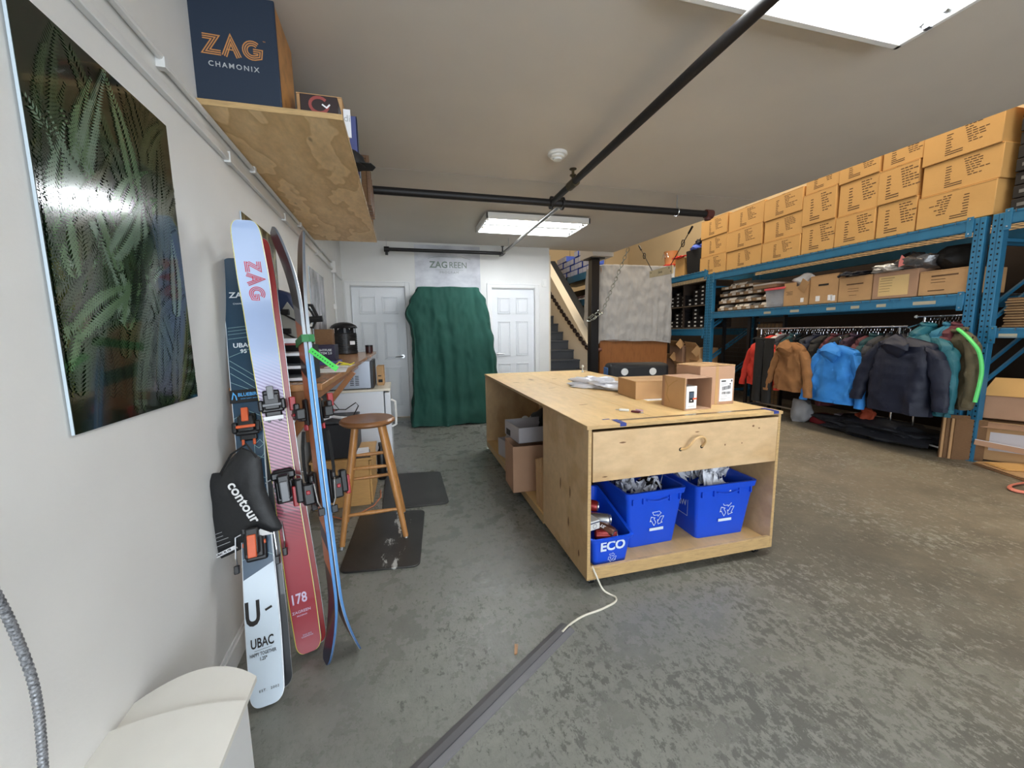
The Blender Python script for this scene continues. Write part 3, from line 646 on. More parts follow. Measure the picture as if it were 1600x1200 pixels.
def ski(label, B, T, face, ws, core_m, top_m, base_m, rock=(.05, .16, .02, .1), L=1.76, name='ski', bind=None, group=None):
    B, T = Vector(B), Vector(T); ez = (T-B).normalized(); f = Vector(face).normalized()      # face = the way the topsheet looks
    ey = -f; ey = (ey-ez*ey.dot(ez)).normalized(); ex = ey.cross(ez)
    M = Matrix((ex, ey, ez)).transposed().to_4x4(); M.translation = B
    t = thing(name, label, 'ski', M=M, group=group)
    c, tp, bs, rc = ski_mesh(L, [(a, w_*(ws or 1)) for a, w_ in WT], rock)
    obj('core', c, core_m, t); obj('topsheet', tp, top_m, t, smooth=True); obj('base', bs, base_m, t, smooth=True)
    e = MB().tube([(-w/2, y+h/2, z) for w, y, z, h in rc], .0011, 4).tube([(w/2, y+h/2, z) for w, y, z, h in rc], .0011, 4); obj('steel_edge', e, STEEL, t)
    if bind: binding(bind[0], bind[1], t, bind[2], bind[3])
    return t, rc
YEL = mat('yellow_sidewall', (226, 214, 70), .5); WSIDE = mat('white_sidewall', (214, 222, 228), .5); BSIDE = mat('black_sidewall', (22, 24, 28), .45)
PB = mat('black_base', (30, 31, 34), .35, coat=.3); RB = mat('red_base', (150, 44, 44), .35, coat=.3); BRB = mat('dark_red_brown_base', (110, 62, 50), .35)
# pink / lilac pair
m, n, l, bb, tc = graph('pink_lilac_topsheet', .3, .3)
sx = n.new('ShaderNodeSeparateXYZ'); l.new(tc.outputs['Object'], sx.inputs[0])
zz = mathn(n, l, 'DIVIDE', sx.outputs[2], 1.76)
g1 = ramp(n, [(0, lin((152, 20, 38))), (.28, lin((158, 22, 42))), (.36, lin((178, 78, 106))), (.52, lin((188, 128, 160))), (.62, lin((186, 178, 210))), (.72, lin((154, 174, 212))), (1, lin((148, 172, 212)))]); l.new(zz, g1.inputs[0])
g2 = ramp(n, [(0, lin((152, 20, 38))), (.26, lin((158, 22, 42))), (.33, lin((104, 22, 48))), (.55, lin((96, 40, 78))), (.62, lin((128, 104, 156))), (.69, lin((154, 174, 212))), (1, lin((148, 172, 212)))]); l.new(zz, g2.inputs[0])
d = mathn(n, l, 'ADD', sx.outputs[2], mathn(n, l, 'MULTIPLY', sx.outputs[0], .62)); s = mathn(n, l, 'FRACT', mathn(n, l, 'MULTIPLY', d, 68)); s = mathn(n, l, 'GREATER_THAN', s, .55)
l.new(mixc(n, l, s, g1.outputs[0], g2.outputs[0]), bb.inputs['Base Color']); PINK = m
B1, T1 = Vector((-.450, 1.672, .012)), Vector((-.609, 1.905, 1.735))
f1 = Vector((.255, -.965, 0))
t, rc = ski('front ski of the pink to pale blue pair leaning on the desk end', B1, T1, f1, .84, YEL, PINK, PB, rock=(.085, .2, .012, .08), bind=('grey', (110, 112, 116), 1.035, .70))
def ysurf(rc, z, dy=-.0012):
    i = min(range(len(rc)), key=lambda k: abs(rc[k][2]-z)); w, y, zz, h = rc[i]; return y-.56*h+dy
CRIM = mat('crimson_ink', (198, 44, 66), .5); LILI = mat('pale_lilac_ink', (216, 200, 224), .5)
# letters follow the rockered tip
ya, yb_ = ysurf(rc, 1.615), ysurf(rc, 1.475); ed = Vector((0, yb_-ya, -.14)).normalized()
obj('lettering', zag(MB(), .054, (-.022, ya-.0005, 1.62), ed, (1, 0, 0)), CRIM, t)
text('lettering', '178', .058, t, (-.012, ysurf(rc, .215), .225), (1, 0, 0), (0, 0, 1), LILI, .02, sx=.72)
text('lettering', 'ZAGREEN', .0155, t, (-.008, ysurf(rc, .17), .172), (1, 0, 0), (0, 0, 1), LILI, .0)
text('lettering', 'PROGRAM', .008, t, (-.008, ysurf(rc, .17), .156), (1, 0, 0), (0, 0, 1), LILI, .0)
text('lettering', 'ZAG SKIS\nCHAMONIX', .008, t, (0, ysurf(rc, .06), .07), (1, 0, 0), (0, 0, 1), LILI, .0)
obj('binding_sticker', MB().box(-.034, .034, -.0645, -.064, .975, .99), WPAPER, t)
ski('rear ski of the pink pair, red base side, hidden behind the front one', B1+Vector((.014, .03, -.008)), T1+Vector((.016, .03, .0)), -f1+Vector((.04, 0, 0)), .84, mat('brown_sidewall', (74, 56, 40), .5), PINK, RB, rock=(.06, .2, .012, .08), bind=('grey', (110, 112, 116), 1.035, .70))
# dark blue pair
m, n, l, bb, tc = graph('navy_white_topsheet', .3, .3)
sx = n.new('ShaderNodeSeparateXYZ'); l.new(tc.outputs['Object'], sx.inputs[0])
d = mathn(n, l, 'SUBTRACT', sx.outputs[2], mathn(n, l, 'MULTIPLY', sx.outputs[0], .45)); s = mathn(n, l, 'GREATER_THAN', d, .452)
g = ramp(n, [(.3, lin((44, 72, 96))), (.75, lin((30, 62, 84)))]); l.new(mathn(n, l, 'DIVIDE', sx.outputs[2], 1.76), g.inputs[0])
l.new(mixc(n, l, s, lin((204, 218, 230)), g.outputs[0]), bb.inputs['Base Color']); NW = m
B2, T2 = Vector((-.537, 1.445, .012)), Vector((-.704, 2.055, 1.585)); f2 = Vector((.16, -.985, 0))
t, rc = ski('dark blue ski with white tail and line pattern leaning beside the wall', B2, T2, f2, .94, WSIDE, NW, PB, rock=(.05, .16, .01, .08), L=1.745, bind=('orange', (206, 92, 50), 1.0, .56))
ubac = t
WI = mat('white_ink', (226, 232, 236), .5)
text('lettering', 'ZAG', .036, t, (.0, ysurf(rc, 1.61)-.001, 1.585), (1, 0, 0), (0, 0, 1), WI, .02)
text('lettering', 'CHAMONIX', .010, t, (.0, ysurf(rc, 1.55)-.001, 1.55), (1, 0, 0), (0, 0, 1), WI, .0)
text('lettering', 'UBAC', .028, t, (.0, ysurf(rc, 1.36), 1.36), (1, 0, 0), (0, 0, 1), WI, .02)
text('lettering', '95', .024, t, (.0, ysurf(rc, 1.33), 1.333), (1, 0, 0), (0, 0, 1), WI, .02)
b = MB()
for z, dz in ((1.44, .01), (1.425, .01), (1.41, .01), (1.39, .01), (1.31, .045), (1.295, -.09), (1.27, -.09), (1.24, -.09), (1.2, -.06)): b.line([(-.052, z), (-.01, z+dz*.4), (.052, z+dz)], .0016, (0, ysurf(rc, z), 0), (1, 0, 0), (0, 0, 1))
for z in (1.075, 1.05, 1.02, .9, .82, .76, .7, .66, .53): b.line([(-.05, z-.03), (0, z), (.05, z-.03)], .0016, (0, ysurf(rc, z), 0), (1, 0, 0), (0, 0, 1))
for z in (.93, .72, .63): b.line([(.015, z), (.035, z+.02), (.048, z), (.046, z-.04), (.03, z-.06), (.015, z-.04), (.015, z), (.03, z-.015), (.048, z)], .0014, (0, ysurf(rc, z), 0), (1, 0, 0), (0, 0, 1))
b.line([(0, 1.0), (0, 1.05)], .0016, (0, ysurf(rc, 1.03), 0), (1, 0, 0), (0, 0, 1)); obj('line_pattern', b, mat('mint_ink', (150, 184, 184), .5), t)
text('lettering', 'U', .115, t, (-.028, ysurf(rc, .3), .305), (1, 0, 0), (0, 0, 1), INK, .03, sx=.62)
b = MB(); b.line([(.012, .31), (.034, .318)], .008, (0, ysurf(rc, .3), 0), (1, 0, 0), (0, 0, 1)); obj('dash_mark', b, INK, t)
text('lettering', 'UBAC', .045, t, (-.004, ysurf(rc, .2), .205), (1, 0, 0), (0, 0, 1), INK, .02, sx=.62)
b = MB(); b.line([(-.03, .182), (.025, .184)], .0012, (0, ysurf(rc, .18), 0), (1, 0, 0), (0, 0, 1)); obj('rule', b, INK, t)
text('lettering', 'HAPPY TOGETHER', .016, t, (-.004, ysurf(rc, .17), .169), (1, 0, 0), (0, 0, 1), INK, .01, sx=.62)
text('lettering', '1.25*', .016, t, (-.004, ysurf(rc, .155), .152), (1, 0, 0), (0, 0, 1), INK, .01, sx=.7)
text('lettering', 'EST.  2002', .011, t, (.008, ysurf(rc, .045), .05), (1, 0, 0), (0, 0, 1), INK, .0, sp=1.3)
ski('black rear ski of the dark blue pair with a pale tail tip', B2+Vector((.016, .045, .004)), T2+Vector((.002, .02, .0)), -f2, .94, BSIDE, NW, PB, rock=(.05, .16, .012, .08), L=1.73, bind=('orange', (206, 92, 50), 1.0, .56))
yb0 = ysurf(rc, 1.14)
t = obj('skin_band', MB().box(-.058, .062, yb0-.004, yb0-.001, 1.11, 1.165), BLACKM, ubac, bev=.001)
BI = mat('bright_blue_ink', (84, 170, 232), .5)
text('lettering', 'BLUEBIRD', .02, t, (.01, yb0-.0046, 1.143), (1, 0, 0), (0, 0, 1), BI, .02, sx=.9); text('lettering', 'SNOW SAFETY GROUP', .006, t, (.01, yb0-.0046, 1.126), (1, 0, 0), (0, 0, 1), BI)
b = MB(); b.line([(-.05, 1.125), (-.045, 1.152), (-.037, 1.14), (-.034, 1.122)], .004, (0, yb0-.0046, 0), (1, 0, 0), (0, 0, 1)); obj('bird_mark', b, BI, t)
# skin bag
PO = at(372, 780, 'y', 1.66)
t = thing('skin_bag', 'black climbing skin bag with white script hooked over the dark blue ski', 'bag', M=frame(PO, (.967, -.254, 0), (0, 0, 1)))
zc = (PO-CAM).dot(FW)/FPX
def bp(x, y): return ((x-372)*zc, (780-y)*zc)
OUT = [(325, 739), (352, 737), (366, 716), (386, 698), (402, 704), (413, 716), (414, 760), (424, 800), (436, 825), (434, 831), (405, 838), (385, 852), (372, 861), (348, 873), (326, 882), (321, 850), (316, 810), (319, 775)]
pts = [bp(*p) for p in OUT]; cx, cz = bp(375, 790)
b = MB(); rs = []
for k, (s_, dy) in enumerate(((1, .006), (1, -.004), (.86, -.022), (.55, -.032), (.2, -.034))):
    rs.append([(cx+(p[0]-cx)*s_, dy+.006*nz((p[0]*s_, p[1]*s_, 0), 22, 1), cz+(p[1]-cz)*s_) for p in pts])
BAGM = mat('black_ripstop', (30, 31, 33), .55, bump=.3, bs=26)
fixn(obj('pouch', b.rings(rs), BAGM, t, smooth=True))
WS = mat('white_script_print', (236, 236, 236), .5)
ang = math.radians(-62); ex = (math.cos(ang), 0, math.sin(ang)); ey = (-math.sin(ang), 0, math.cos(ang))
px_, pz_ = bp(392, 778); text('lettering', 'contour', .058, t, (px_, -.041, pz_), ex, ey, WS, .02, sx=.9)
px_, pz_ = bp(329, 817); text('lettering', 'POMO', .018, t, (px_, -.038, pz_), (.93, 0, .3), (-.3, 0, .93), WS, .02)
for i, (a, c, e, f) in enumerate(((325, 836, 353, 826), (326, 842, 354, 832), (326, 848, 362, 835), (328, 856, 364, 842))):
    p, q = bp(a, c), bp(e, f); obj('text_rule', MB().line([p, q], .0018, (0, -.037, 0), (1, 0, 0), (0, 0, 1)), mat('grey_ink', (176, 178, 180)), t)
p, q = bp(331, 870), bp(373, 850); 
lb = obj('name_tag', MB().line([p, q], .014, (0, -.036, 0), (1, 0, 0), (0, 0, 1)), WPAPER, t)
text('lettering', 'UBAC 95 178', .011, lb, ((p[0]+q[0])/2, -.0376, (p[1]+q[1])/2), (q[0]-p[0], 0, q[1]-p[1]), (-(q[1]-p[1]), 0, q[0]-p[0]), INK, .02)
fl = obj('white_corner', MB().prism([bp(413, 821), bp(433, 829), bp(416, 832), bp(407, 829)], (0, -.040, 0), (1, 0, 0), (0, 0, 1), .001), WS, t)
b = MB().tube([(bp(352, 737)[0], -.01, bp(352, 737)[1]), (bp(375, 705)[0], -.02, bp(375, 705)[1]), (bp(398, 690)[0], -.015, bp(398, 690)[1]), (bp(410, 712)[0], -.01, bp(410, 712)[1])], .004, 6); obj('cord', b, BLACKM, t)
# edge-on pair strapped base to base
m, n, l, bb, tc = graph('orange_blue_topsheet', .35, .3)
sx = n.new('ShaderNodeSeparateXYZ'); l.new(tc.outputs['Object'], sx.inputs[0])
zz = mathn(n, l, 'ADD', mathn(n, l, 'DIVIDE', sx.outputs[2], 1.76), mathn(n, l, 'MULTIPLY', sx.outputs[0], .25))
g = ramp(n, [(0, lin((40, 52, 78))), (.14, lin((60, 66, 70))), (.2, lin((214, 132, 92))), (.26, lin((40, 60, 92))), (.3, lin((218, 138, 98))), (.62, lin((204, 116, 84))), (.66, lin((50, 40, 40))), (.69, lin((206, 120, 90))), (.78, lin((128, 130, 136))), (.82, lin((52, 54, 60)))], 'CONSTANT'); l.new(zz, g.inputs[0]); l.new(g.outputs[0], bb.inputs['Base Color']); OB = m
BLS, n, l, bb, tc = graph('blue_sidewall', .45); sx = n.new('ShaderNodeSeparateXYZ'); l.new(tc.outputs['Object'], sx.inputs[0]); g = ramp(n, [(0, lin((60, 84, 120))), (.16, lin((74, 134, 196))), (.68, lin((96, 160, 214))), (.74, lin((196, 206, 214))), (.9, lin((90, 96, 104)))]); l.new(mathn(n, l, 'DIVIDE', sx.outputs[2], 1.76), g.inputs[0]); l.new(g.outputs[0], bb.inputs['Base Color'])
B3, T3 = Vector((-.352, 1.60, .0)), Vector((-.485, 1.885, 1.712)); a3 = math.radians(23); fl3 = Vector((-math.cos(a3), -math.sin(a3), 0))
t3, rc3 = ski('left ski of the strapped edge-on pair with dark tip curling left', B3+Vector((.028, .01, .012)), T3+Vector((.036, .01, 0)), fl3, 0, BLS, OB, PB, rock=(.062, .2, .055, .16), bind=('red', (150, 30, 38), 1.0, .69))
t4, rc4 = ski('right ski of the strapped edge-on pair with red brown base at the tip', B3+Vector((.028, .01, .012))-fl3*.017, T3+Vector((.036, .01, 0))-fl3*.017, -fl3, 0, BLS, OB, BRB, rock=(.03, .25, .058, .16), bind=('red', (150, 30, 38), 1.0, .69))
GST = mat('lime_rubber', (84, 214, 92), .45)
M = t3.matrix_world.copy()
t = thing('ski_strap', 'bright green rubber ski strap holding the edge-on pair together', 'strap', M=M)
zs = 1.30; b = MB()
loopp = [(-.07, -.012), (.07, -.012), (.074, .012), (.07, .032), (-.07, .032), (-.074, .012)]
for (ax, ay), (bx_, by_) in zip(loopp, loopp[1:]+loopp[:1]): b.bar((ax, ay, zs), (bx_, by_, zs), .004, .03, (0, 0, 1))
obj('loop', b, mat('dark_green_rubber', (34, 120, 62), .45), t)
Mi = M.inverted(); p0 = Mi @ at(484, 546, 'y', 1.72); p1 = Mi @ at(527, 577, 'y', 1.70)
tl = obj('tail', MB().bar(p0, p1, .022, .004, Mi.to_3x3() @ (-FW)), GST, t, bev=.001); b = MB()
for i in range(9): q = p0.lerp(p1, .12+.09*i); nn = (Mi.to_3x3() @ (-FW)); b.cyl(q+nn*.0022, q+nn*.0028, .003, n=8)
obj('strap_hole', b, mat('dark_green_rubber', (34, 120, 62)), t)
for sgn, lab, x0, pts in ((1, 'left', 0, [(474, 675), (473, 700), (475, 730), (479, 752), (480, 765)]), (-1, 'right', 0, [(512, 672), (517, 700), (521, 728), (522, 748), (520, 765)])):
    t = thing('leash', 'black binding leash hanging on the %s side of the edge-on skis' % lab, 'strap', (0, 0, 0)); P = [at(a, c, 'y', 1.72) for a, c in pts]
    obj('webbing', MB().tube(P[:4], .007, 6), BLACKM, t); obj('clip', MB().tube([P[3], P[3]+Vector((.008, 0, -.02)), P[4], P[3]+Vector((-.006, 0, -.02)), P[3]], .002, 6), STEEL, t)
# ================================================================== DESK and what stands on it
DW = wood('honey_stained_wood', (172, 122, 78), (1.2, .5, 1), .25, .25); DWD = wood('stained_wood_rail', (160, 106, 62), (1, .6, 1), .3, .4)
ZD = 1.10; YD0, YD1, XD = 1.905, 5.35, -.372
t = thing('bar_desk', 'long honey brown wooden bar-height desk along the left wall behind the skis', 'desk', (0, 0, 0))
b = MB().add([(lwx(YD0)+.004, YD0, ZD-.03), (XD, YD0, ZD-.03), (XD-.006, YD1, ZD-.03), (lwx(YD1)+.004, YD1, ZD-.03), (lwx(YD0)+.004, YD0, ZD), (XD, YD0, ZD), (XD-.006, YD1, ZD), (lwx(YD1)+.004, YD1, ZD)],
             [(3, 2, 1, 0), (4, 5, 6, 7), (0, 1, 5, 4), (1, 2, 6, 5), (2, 3, 7, 6), (3, 0, 4, 7)])
obj('desk_top', b, DW, t, bev=.004)
obj('apron', MB().box(lwx(YD0)+.006, XD-.05, YD0+.03, YD0+.055, ZD-.115, ZD-.032), DWD, t, bev=.002)
obj('apron', MB().bar((XD-.06, YD0+.06, ZD-.06), (XD-.09, YD1, ZD-.06), .025, .055), DWD, t)
for y in (YD0+.1, 3.3, 4.9):
    obj('brace', MB().bar((XD-.04, y, ZD-.075), (lwx(y)+.04, y, ZD-.48), .04, .06, (0, 1, 0)), DWD, t, bev=.002)
    obj('wall_post', MB().box(lwx(y)+.002, lwx(y)+.042, y-.03, y+.03, .1 if y < 3 else .5, ZD-.03), DWD, t, bev=.002)
b = MB().box(lwx(2.0)+.001, lwx(2.0)+.035, 1.93, 2.0, .12, ZD-.03)
obj('end_post', b, DWD, t, bev=.002)
# desk items
def p2(x, y, yy): return at(x, y, 'y', yy)
t = thing('desk_organizer', 'black stepped letter organizer holding white papers on the desk behind the skis', 'organizer', (-.545, 2.15, ZD))
b = MB(); 
for x in (-.09, .10): b.box(x-.003, x+.003, -.1, .1, 0, .17)
for z in (0, .055, .115): b.box(-.09, .10, -.1, .1, z, z+.005)
b.box(-.09, .10, .094, .1, 0, .17); obj('trays', b, BLACK, t)
for z in (.006, .062, .122): obj('paper', MB().box(-.08, .095, -.12, .09, z, z+.012), WPAPER, t)
def boot(label, x, y, rz, h=.34):
    t = thing('helmet_case', label, 'case', (x, y, ZD), rz); NB = mat('navy_shell', (34, 46, 78), .35, coat=.3)
    pr = [(-.075, 0), (.095, 0), (.095, h*.78), (.06, h*.95), (-.0, h), (-.075, h*.93)]
    obj('shell', MB().prism(pr, (0, .045, 0), (1, 0, 0), (0, 0, 1), .09), NB, t, bev=.015)
    GF = mat('grey_front_panel', (150, 148, 140), .5)
    obj('front_panel', MB().prism([(-.0, .02), (.095, .02), (.097, h*.7), (.05, h*.85), (0, h*.7)], (0, -.0455, 0), (1, 0, 0), (0, 0, 1), .008), GF, t, bev=.003)
    b = MB()
    for z in (.3, .52, .74): b.bar((0, -.058, h*z), (.1, -.058, h*(z-.12)), .008, .014, (0, -1, 0)); b.box(.02, .06, -.066, -.052, h*z-.02, h*z+.01)
    obj('buckle', b, BLACK, t, bev=.002)
boot('dark navy hard shell case with grey buckled front on the desk by the black ski', -.665, 2.52, -.15, .47)
t = thing('book_stack', 'small pile of white and red papers on top of the desk organizer', 'papers', (-.54, 2.13, ZD+.171)); obj('sheet', MB().box(-.09, .05, -.1, .08, 0, .008), mat('dull_red_ink', (150, 70, 66)), t); obj('sheet', MB().box(-.085, .06, -.09, .08, .009, .03, Matrix.Rotation(.1, 4, 'Z')), WPAPER, t)
t = thing('wall_bracket', 'black angular wall rack arm projecting over the desk before the mountain poster', 'rack', (0, 0, 0))
q = [p2(481, 481, 2.7), p2(492, 478, 2.7), p2(505, 497, 2.7), p2(483, 510, 2.7), p2(478, 497, 2.7)]
A_ = [(478, 477), (487, 477), (497, 497), (503, 500)]; b = MB().tube([p2(*a, 2.9) for a in A_], .011, 6); b.tube([p2(*a, 2.9) for a in ((480, 479), (487, 488), (493, 499))], .008, 6)
b.tube([p2(*a, 2.9) for a in ((476, 500), (504, 498))], .02, 8); b.tube([p2(*a, 2.9) for a in ((493, 502), (489, 512), (481, 511), (484, 503))], .009, 6); obj('arm', b, BLACKM, t)
obj('cable', MB().tube([p2(*a, 2.9) for a in ((487, 512), (489, 530), (491, 545))]+[Vector((-.60, 2.9, ZD+.004))], .003, 5), BLACK, t)
obj('wall_plate', MB().bar((lwx(2.9)+.002, 2.9, p2(476, 500, 2.9).z), (p2(476, 500, 2.9).x, 2.9, p2(476, 500, 2.9).z), .03, .03), BLACKM, t)
t, w, d, h = simplebox('carton', 'brown carton standing on the desk behind the purple box', 'box', -.68, -.555, 3.36, 3.46, ZD, ZD+.26, CARDD)
t, w, d, h = simplebox('product_box', 'dark purple product box with white lettering on the desk', 'box', -.655, -.505, 3.12, 3.28, ZD+.03, ZD+.145, mat('dark_purple_print', (40, 34, 58), .4)); text('lettering', 'LIGHTFUSE\nSYSTEM 2.0', .022, t, (0, -d-.001, .065), (1, 0, 0), (0, 0, 1), WI, .01)
t, w, d, h = simplebox('product_box', 'flat violet box lying under the purple product box on the desk', 'box', -.655, -.485, 3.10, 3.30, ZD, ZD+.029, mat('violet_print', (84, 74, 130), .4))
t = thing('heater_drum', 'black ribbed cylindrical fan heater with a domed top on the desk', 'heater', (-.675, 4.85, ZD))
pr = [(.125, 0), (.135, .01)]; 
for k in range(9): z = .03+k*.022; pr += [(.132, z), (.132, z+.012), (.127, z+.014), (.127, z+.02)]
obj('drum', MB().lathe(pr+[(.13, .235)], 36), BLACK, t, smooth=False); b = MB()
for k in range(8): a = k*PI/4+.2; b.box(-.012, .012, .112, .122, .235, .29, Matrix.Rotation(a, 4, 'Z'))
obj('vent_post', b, BLACK, t); obj('inner_cone', MB().lathe([(.10, .235), (.05, .285), (.02, .29)], 24), DGREY, t)
obj('dome', MB().lathe([(.138, .288), (.142, .296), (.13, .318), (.09, .342), (.04, .354), (.0, .356)], 36), BLACK, t, smooth=True); obj('rating_label', MB().bar((.07, -.1145, .125), (.115, -.075, .125), .003, .04, (0, 0, 1)), WPAPER, t)
t = thing('small_tin', 'small dark reddish tin beside the drum heater at the desk end', 'tin', (-.25-.06, 3.72, ZD)); 
t.location = (-.43, 4.98, ZD); obj('body', MB().lathe([(.04, 0), (.042, .004), (.042, .07), (.04, .074)], 20), mat('dark_red_tin', (64, 34, 34), .4), t); obj('lid', MB().lathe([(.043, .074), (.043, .09), (.0, .092)], 20), BLACK, t)
for i, (nm, lab, cx, cy, rz, w, h, mm) in enumerate((('paper_sheet', 'white paper sheet lying flat on the desk near its front edge', -.47, 2.62, .1, .21, .30, WPAPER), ('paper_sheet', 'second white sheet on the desk partly under the yellow strap', -.45, 2.95, -.12, .15, .21, WPAPER))):
    t = thing(nm, lab, 'paper', (cx, cy, ZD), rz); obj('sheet', MB().box(-w/2, w/2, -h/2, h/2, .0005, .002), mm, t)
t = thing('yellow_strap', 'yellow looped strap lying on the desk papers', 'strap', (-.43, 2.98, ZD+.004)); obj('loop', MB().tube([(-.05, 0, .006), (-.04, .06, .02), (.0, .09, .006), (.02, .05, .006), (-.02, .0, .006), (.05, -.03, .006), (.06, .05, .012)], .005, 6), mat('yellow_rubber', (222, 208, 60), .4), t)
# ================================================================== FRIDGE, MICROWAVE, PRINTER CABINET
APP = mat('white_enamel_appliance', (226, 230, 236), .25)
t = thing('mini_fridge', 'white compact refrigerator under the far end of the desk', 'fridge', (-.45, 4.1, 0), .02)
obj('body', MB().box(-.26, .215, -.26, .28, .02, .79), APP, t, bev=.008); obj('door', MB().box(.222, .275, -.262, .282, .05, .775), APP, t, bev=.01)
obj('top_panel', MB().box(-.262, .277, -.265, .285, .79, .812), mat('cream_top', (226, 218, 200), .4), t, bev=.004)
b = MB().tube([(.276, -.215, .70), (.315, -.215, .68), (.318, -.215, .56), (.315, -.215, .46), (.276, -.215, .44)], .011, 8); obj('handle', b, WHITE, t, smooth=True)
obj('toe_grille', MB().box(-.24, .24, -.25, .26, 0, .02), DGREY, t)
t = thing('microwave', 'silver microwave oven with black door standing on the white fridge', 'microwave', (-.50, 4.08, .812), .02)
obj('body', MB().box(-.22, .16, -.22, .22, .008, .262), mat('silver_case', (170, 178, 190), .35, .4), t, bev=.005); obj('door', MB().box(.161, .185, -.215, .215, .01, .26), BLACK, t, bev=.003)
b = MB()
for i in range(6):
    for k in range(2): b.box(-.02+k*.045, .012+k*.045, -.2215, -.2205, .04+i*.016, .047+i*.016)
obj('vent_slot', b, BLACKM, t); obj('foot', MB().box(-.2, -.17, -.2, .2, 0, .008).box(.12, .15, -.2, .2, 0, .008), BLACK, t)
t, w, d, h = simplebox('carton', 'small brown carton beside the microwave on the fridge top', 'box', -.30, -.235, 4.12, 4.34, .812, 1.0, CARD); obj('printed_text', MB().box(-.02, .02, -d-.001, -d, .03, .06).box(-.02, .01, -d-.001, -d, .09, .1), INK, t)
CAB = wood('light_oak_veneer', (196, 152, 92), (1, 1, 6), .14, .5)
t = thing('low_cabinet', 'low oak veneer cabinet under the desk carrying the black printer', 'cabinet', (-.53, 3.4, 0))
obj('body', MB().box(-.20, .205, -.26, .22, .0, .36), CAB, t, bev=.002); obj('door', MB().box(.207, .222, -.255, .215, .01, .35), CAB, t, bev=.002); obj('cabinet_top', MB().box(-.21, .235, -.27, .225, .36, .378), CAB, t, bev=.002)
t = thing('printer', 'boxy black printer standing on the low cabinet', 'printer', (-.56, 3.36, .378))
obj('body', MB().box(-.15, .135, -.2, .18, 0, .27), mat('printer_black', (30, 31, 36), .45), t, bev=.008); obj('lid', MB().box(-.15, .15, -.19, .18, .272, .29), DGREY, t, bev=.004); obj('panel', MB().box(.137, .15, -.19, .17, .03, .26), DGREY, t, bev=.003)
obj('paper', MB().tube([(-.1, -.15, .3), (-.02, -.12, .318), (.05, -.15, .31), (.1, -.1, .294)], .012, 6), WPAPER, t)
t = thing('power_cable', 'thin black cables looping over the top of the printer', 'cable', (0, 0, 0)); obj('loop', MB().tube([at(a, c, 'y', 3.1) for a, c in ((511, 632), (522, 640), (540, 640), (556, 629), (560, 634), (552, 650))], .004, 6).tube([at(a, c, 'y', 3.1) for a, c in ((512, 622), (520, 628), (530, 640), (516, 644))], .004, 6), BLACK, t)
t = thing('notepad', 'white notepad with black edge lying on the low cabinet by the stool', 'notepad', (-.375, 3.2, .379), .1); obj('cover', MB().box(-.06, .06, -.06, .1, 0, .02), BLACK, t, bev=.002); obj('pages', MB().box(-.052, .052, -.056, .09, .02, .04), WPAPER, t)
t = thing('bottle', 'black bottle standing between the cabinet and the fridge', 'bottle', (-.27, 3.70, 0)); obj('body', MB().lathe([(.035, 0), (.04, .01), (.04, .24), (.018, .29), (.018, .31)], 18), BLACK, t, smooth=True); obj('cap', MB().lathe([(.022, .31), (.022, .34), (0, .342)], 14), DGREY, t)
t = thing('extension_cord', 'thin orange cord lying on the floor by the low cabinet', 'cord', (0, 0, 0)); obj('cord', MB().tube([(-.62, 3.02, .006), (-.5, 2.92, .006), (-.38, 3.0, .006), (-.30, 3.1, .006), (-.26, 3.25, .006), (-.27, 3.4, .006)], .005, 6), mat('faded_orange_cord', (196, 120, 84), .6), t)
# ================================================================== STOOL and MATS
SW = wood('stool_wood', (178, 126, 72), (4, 4, .7), .28, .35)
t = thing('bar_stool', 'round seated wooden bar stool standing on the black mat', 'stool', (-.27, 2.70, 0))
obj('seat', MB().lathe([(.10, .735), (.155, .738), (.172, .752), (.172, .764), (.16, .775), (.12, .772), (0, .768)], 40), wood('stool_seat_wood', (142, 98, 62), (1.5, 1.5, 1), .25, .3), t, smooth=True)
ft = [(-.175, -.205), (.212, -.185), (.195, .205), (-.195, .145)]; tp_ = [(-.07, -.08), (.085, -.08), (.08, .085), (-.08, .075)]
def lp(i, z): k = z/.74; return Vector((ft[i][0]+(tp_[i][0]-ft[i][0])*k, ft[i][1]+(tp_[i][1]-ft[i][1])*k, z))
for i in range(4):
    lg = obj('leg', MB().tube([lp(i, .02), lp(i, .4), lp(i, .735)], [.0165, .022, .021], 12), SW, t, smooth=True); obj('glide', MB().cyl(lp(i, 0), lp(i, .022), .012, n=10), STEEL, lg)
for i, j, z in ((0, 1, .20), (0, 1, .48), (1, 2, .29), (1, 2, .42), (2, 3, .33), (2, 3, .50), (3, 0, .26), (3, 0, .44)):
    a, c = lp(i, z), lp(j, z); obj('rung', MB().tube([a, a.lerp(c, .5), c], [.009, .0135, .009], 10), SW, t, smooth=True)
def mat_obj(name, label, poly, m, wear=False):
    t = thing(name, label, 'mat', (0, 0, 0)); P = [Vector(p) for p in poly]; o_ = []
    for i, p in enumerate(P):
        a, c = P[i-1], P[(i+1) % len(P)]; d1, d2 = (a-p).normalized(), (c-p).normalized(); r = .05
        for k in range(5): u = k/4; o_.append(tuple((p+d1*r)*(1-u)**2+p*2*u*(1-u)+(p+d2*r)*u**2))
    obj('rubber', fixmb(MB().prism(o_, (0, 0, 0), (1, 0, 0), (0, 1, 0), .012)), m, t, bev=.004)
    return t
def fixmb(b): return b
m, n, l, bb, tc = graph('marbled_black_rubber', .38); a = noisetex(n, l, tc.outputs['Object'], 9, 8, sc=(1.6, .5, 1), rough=.7)
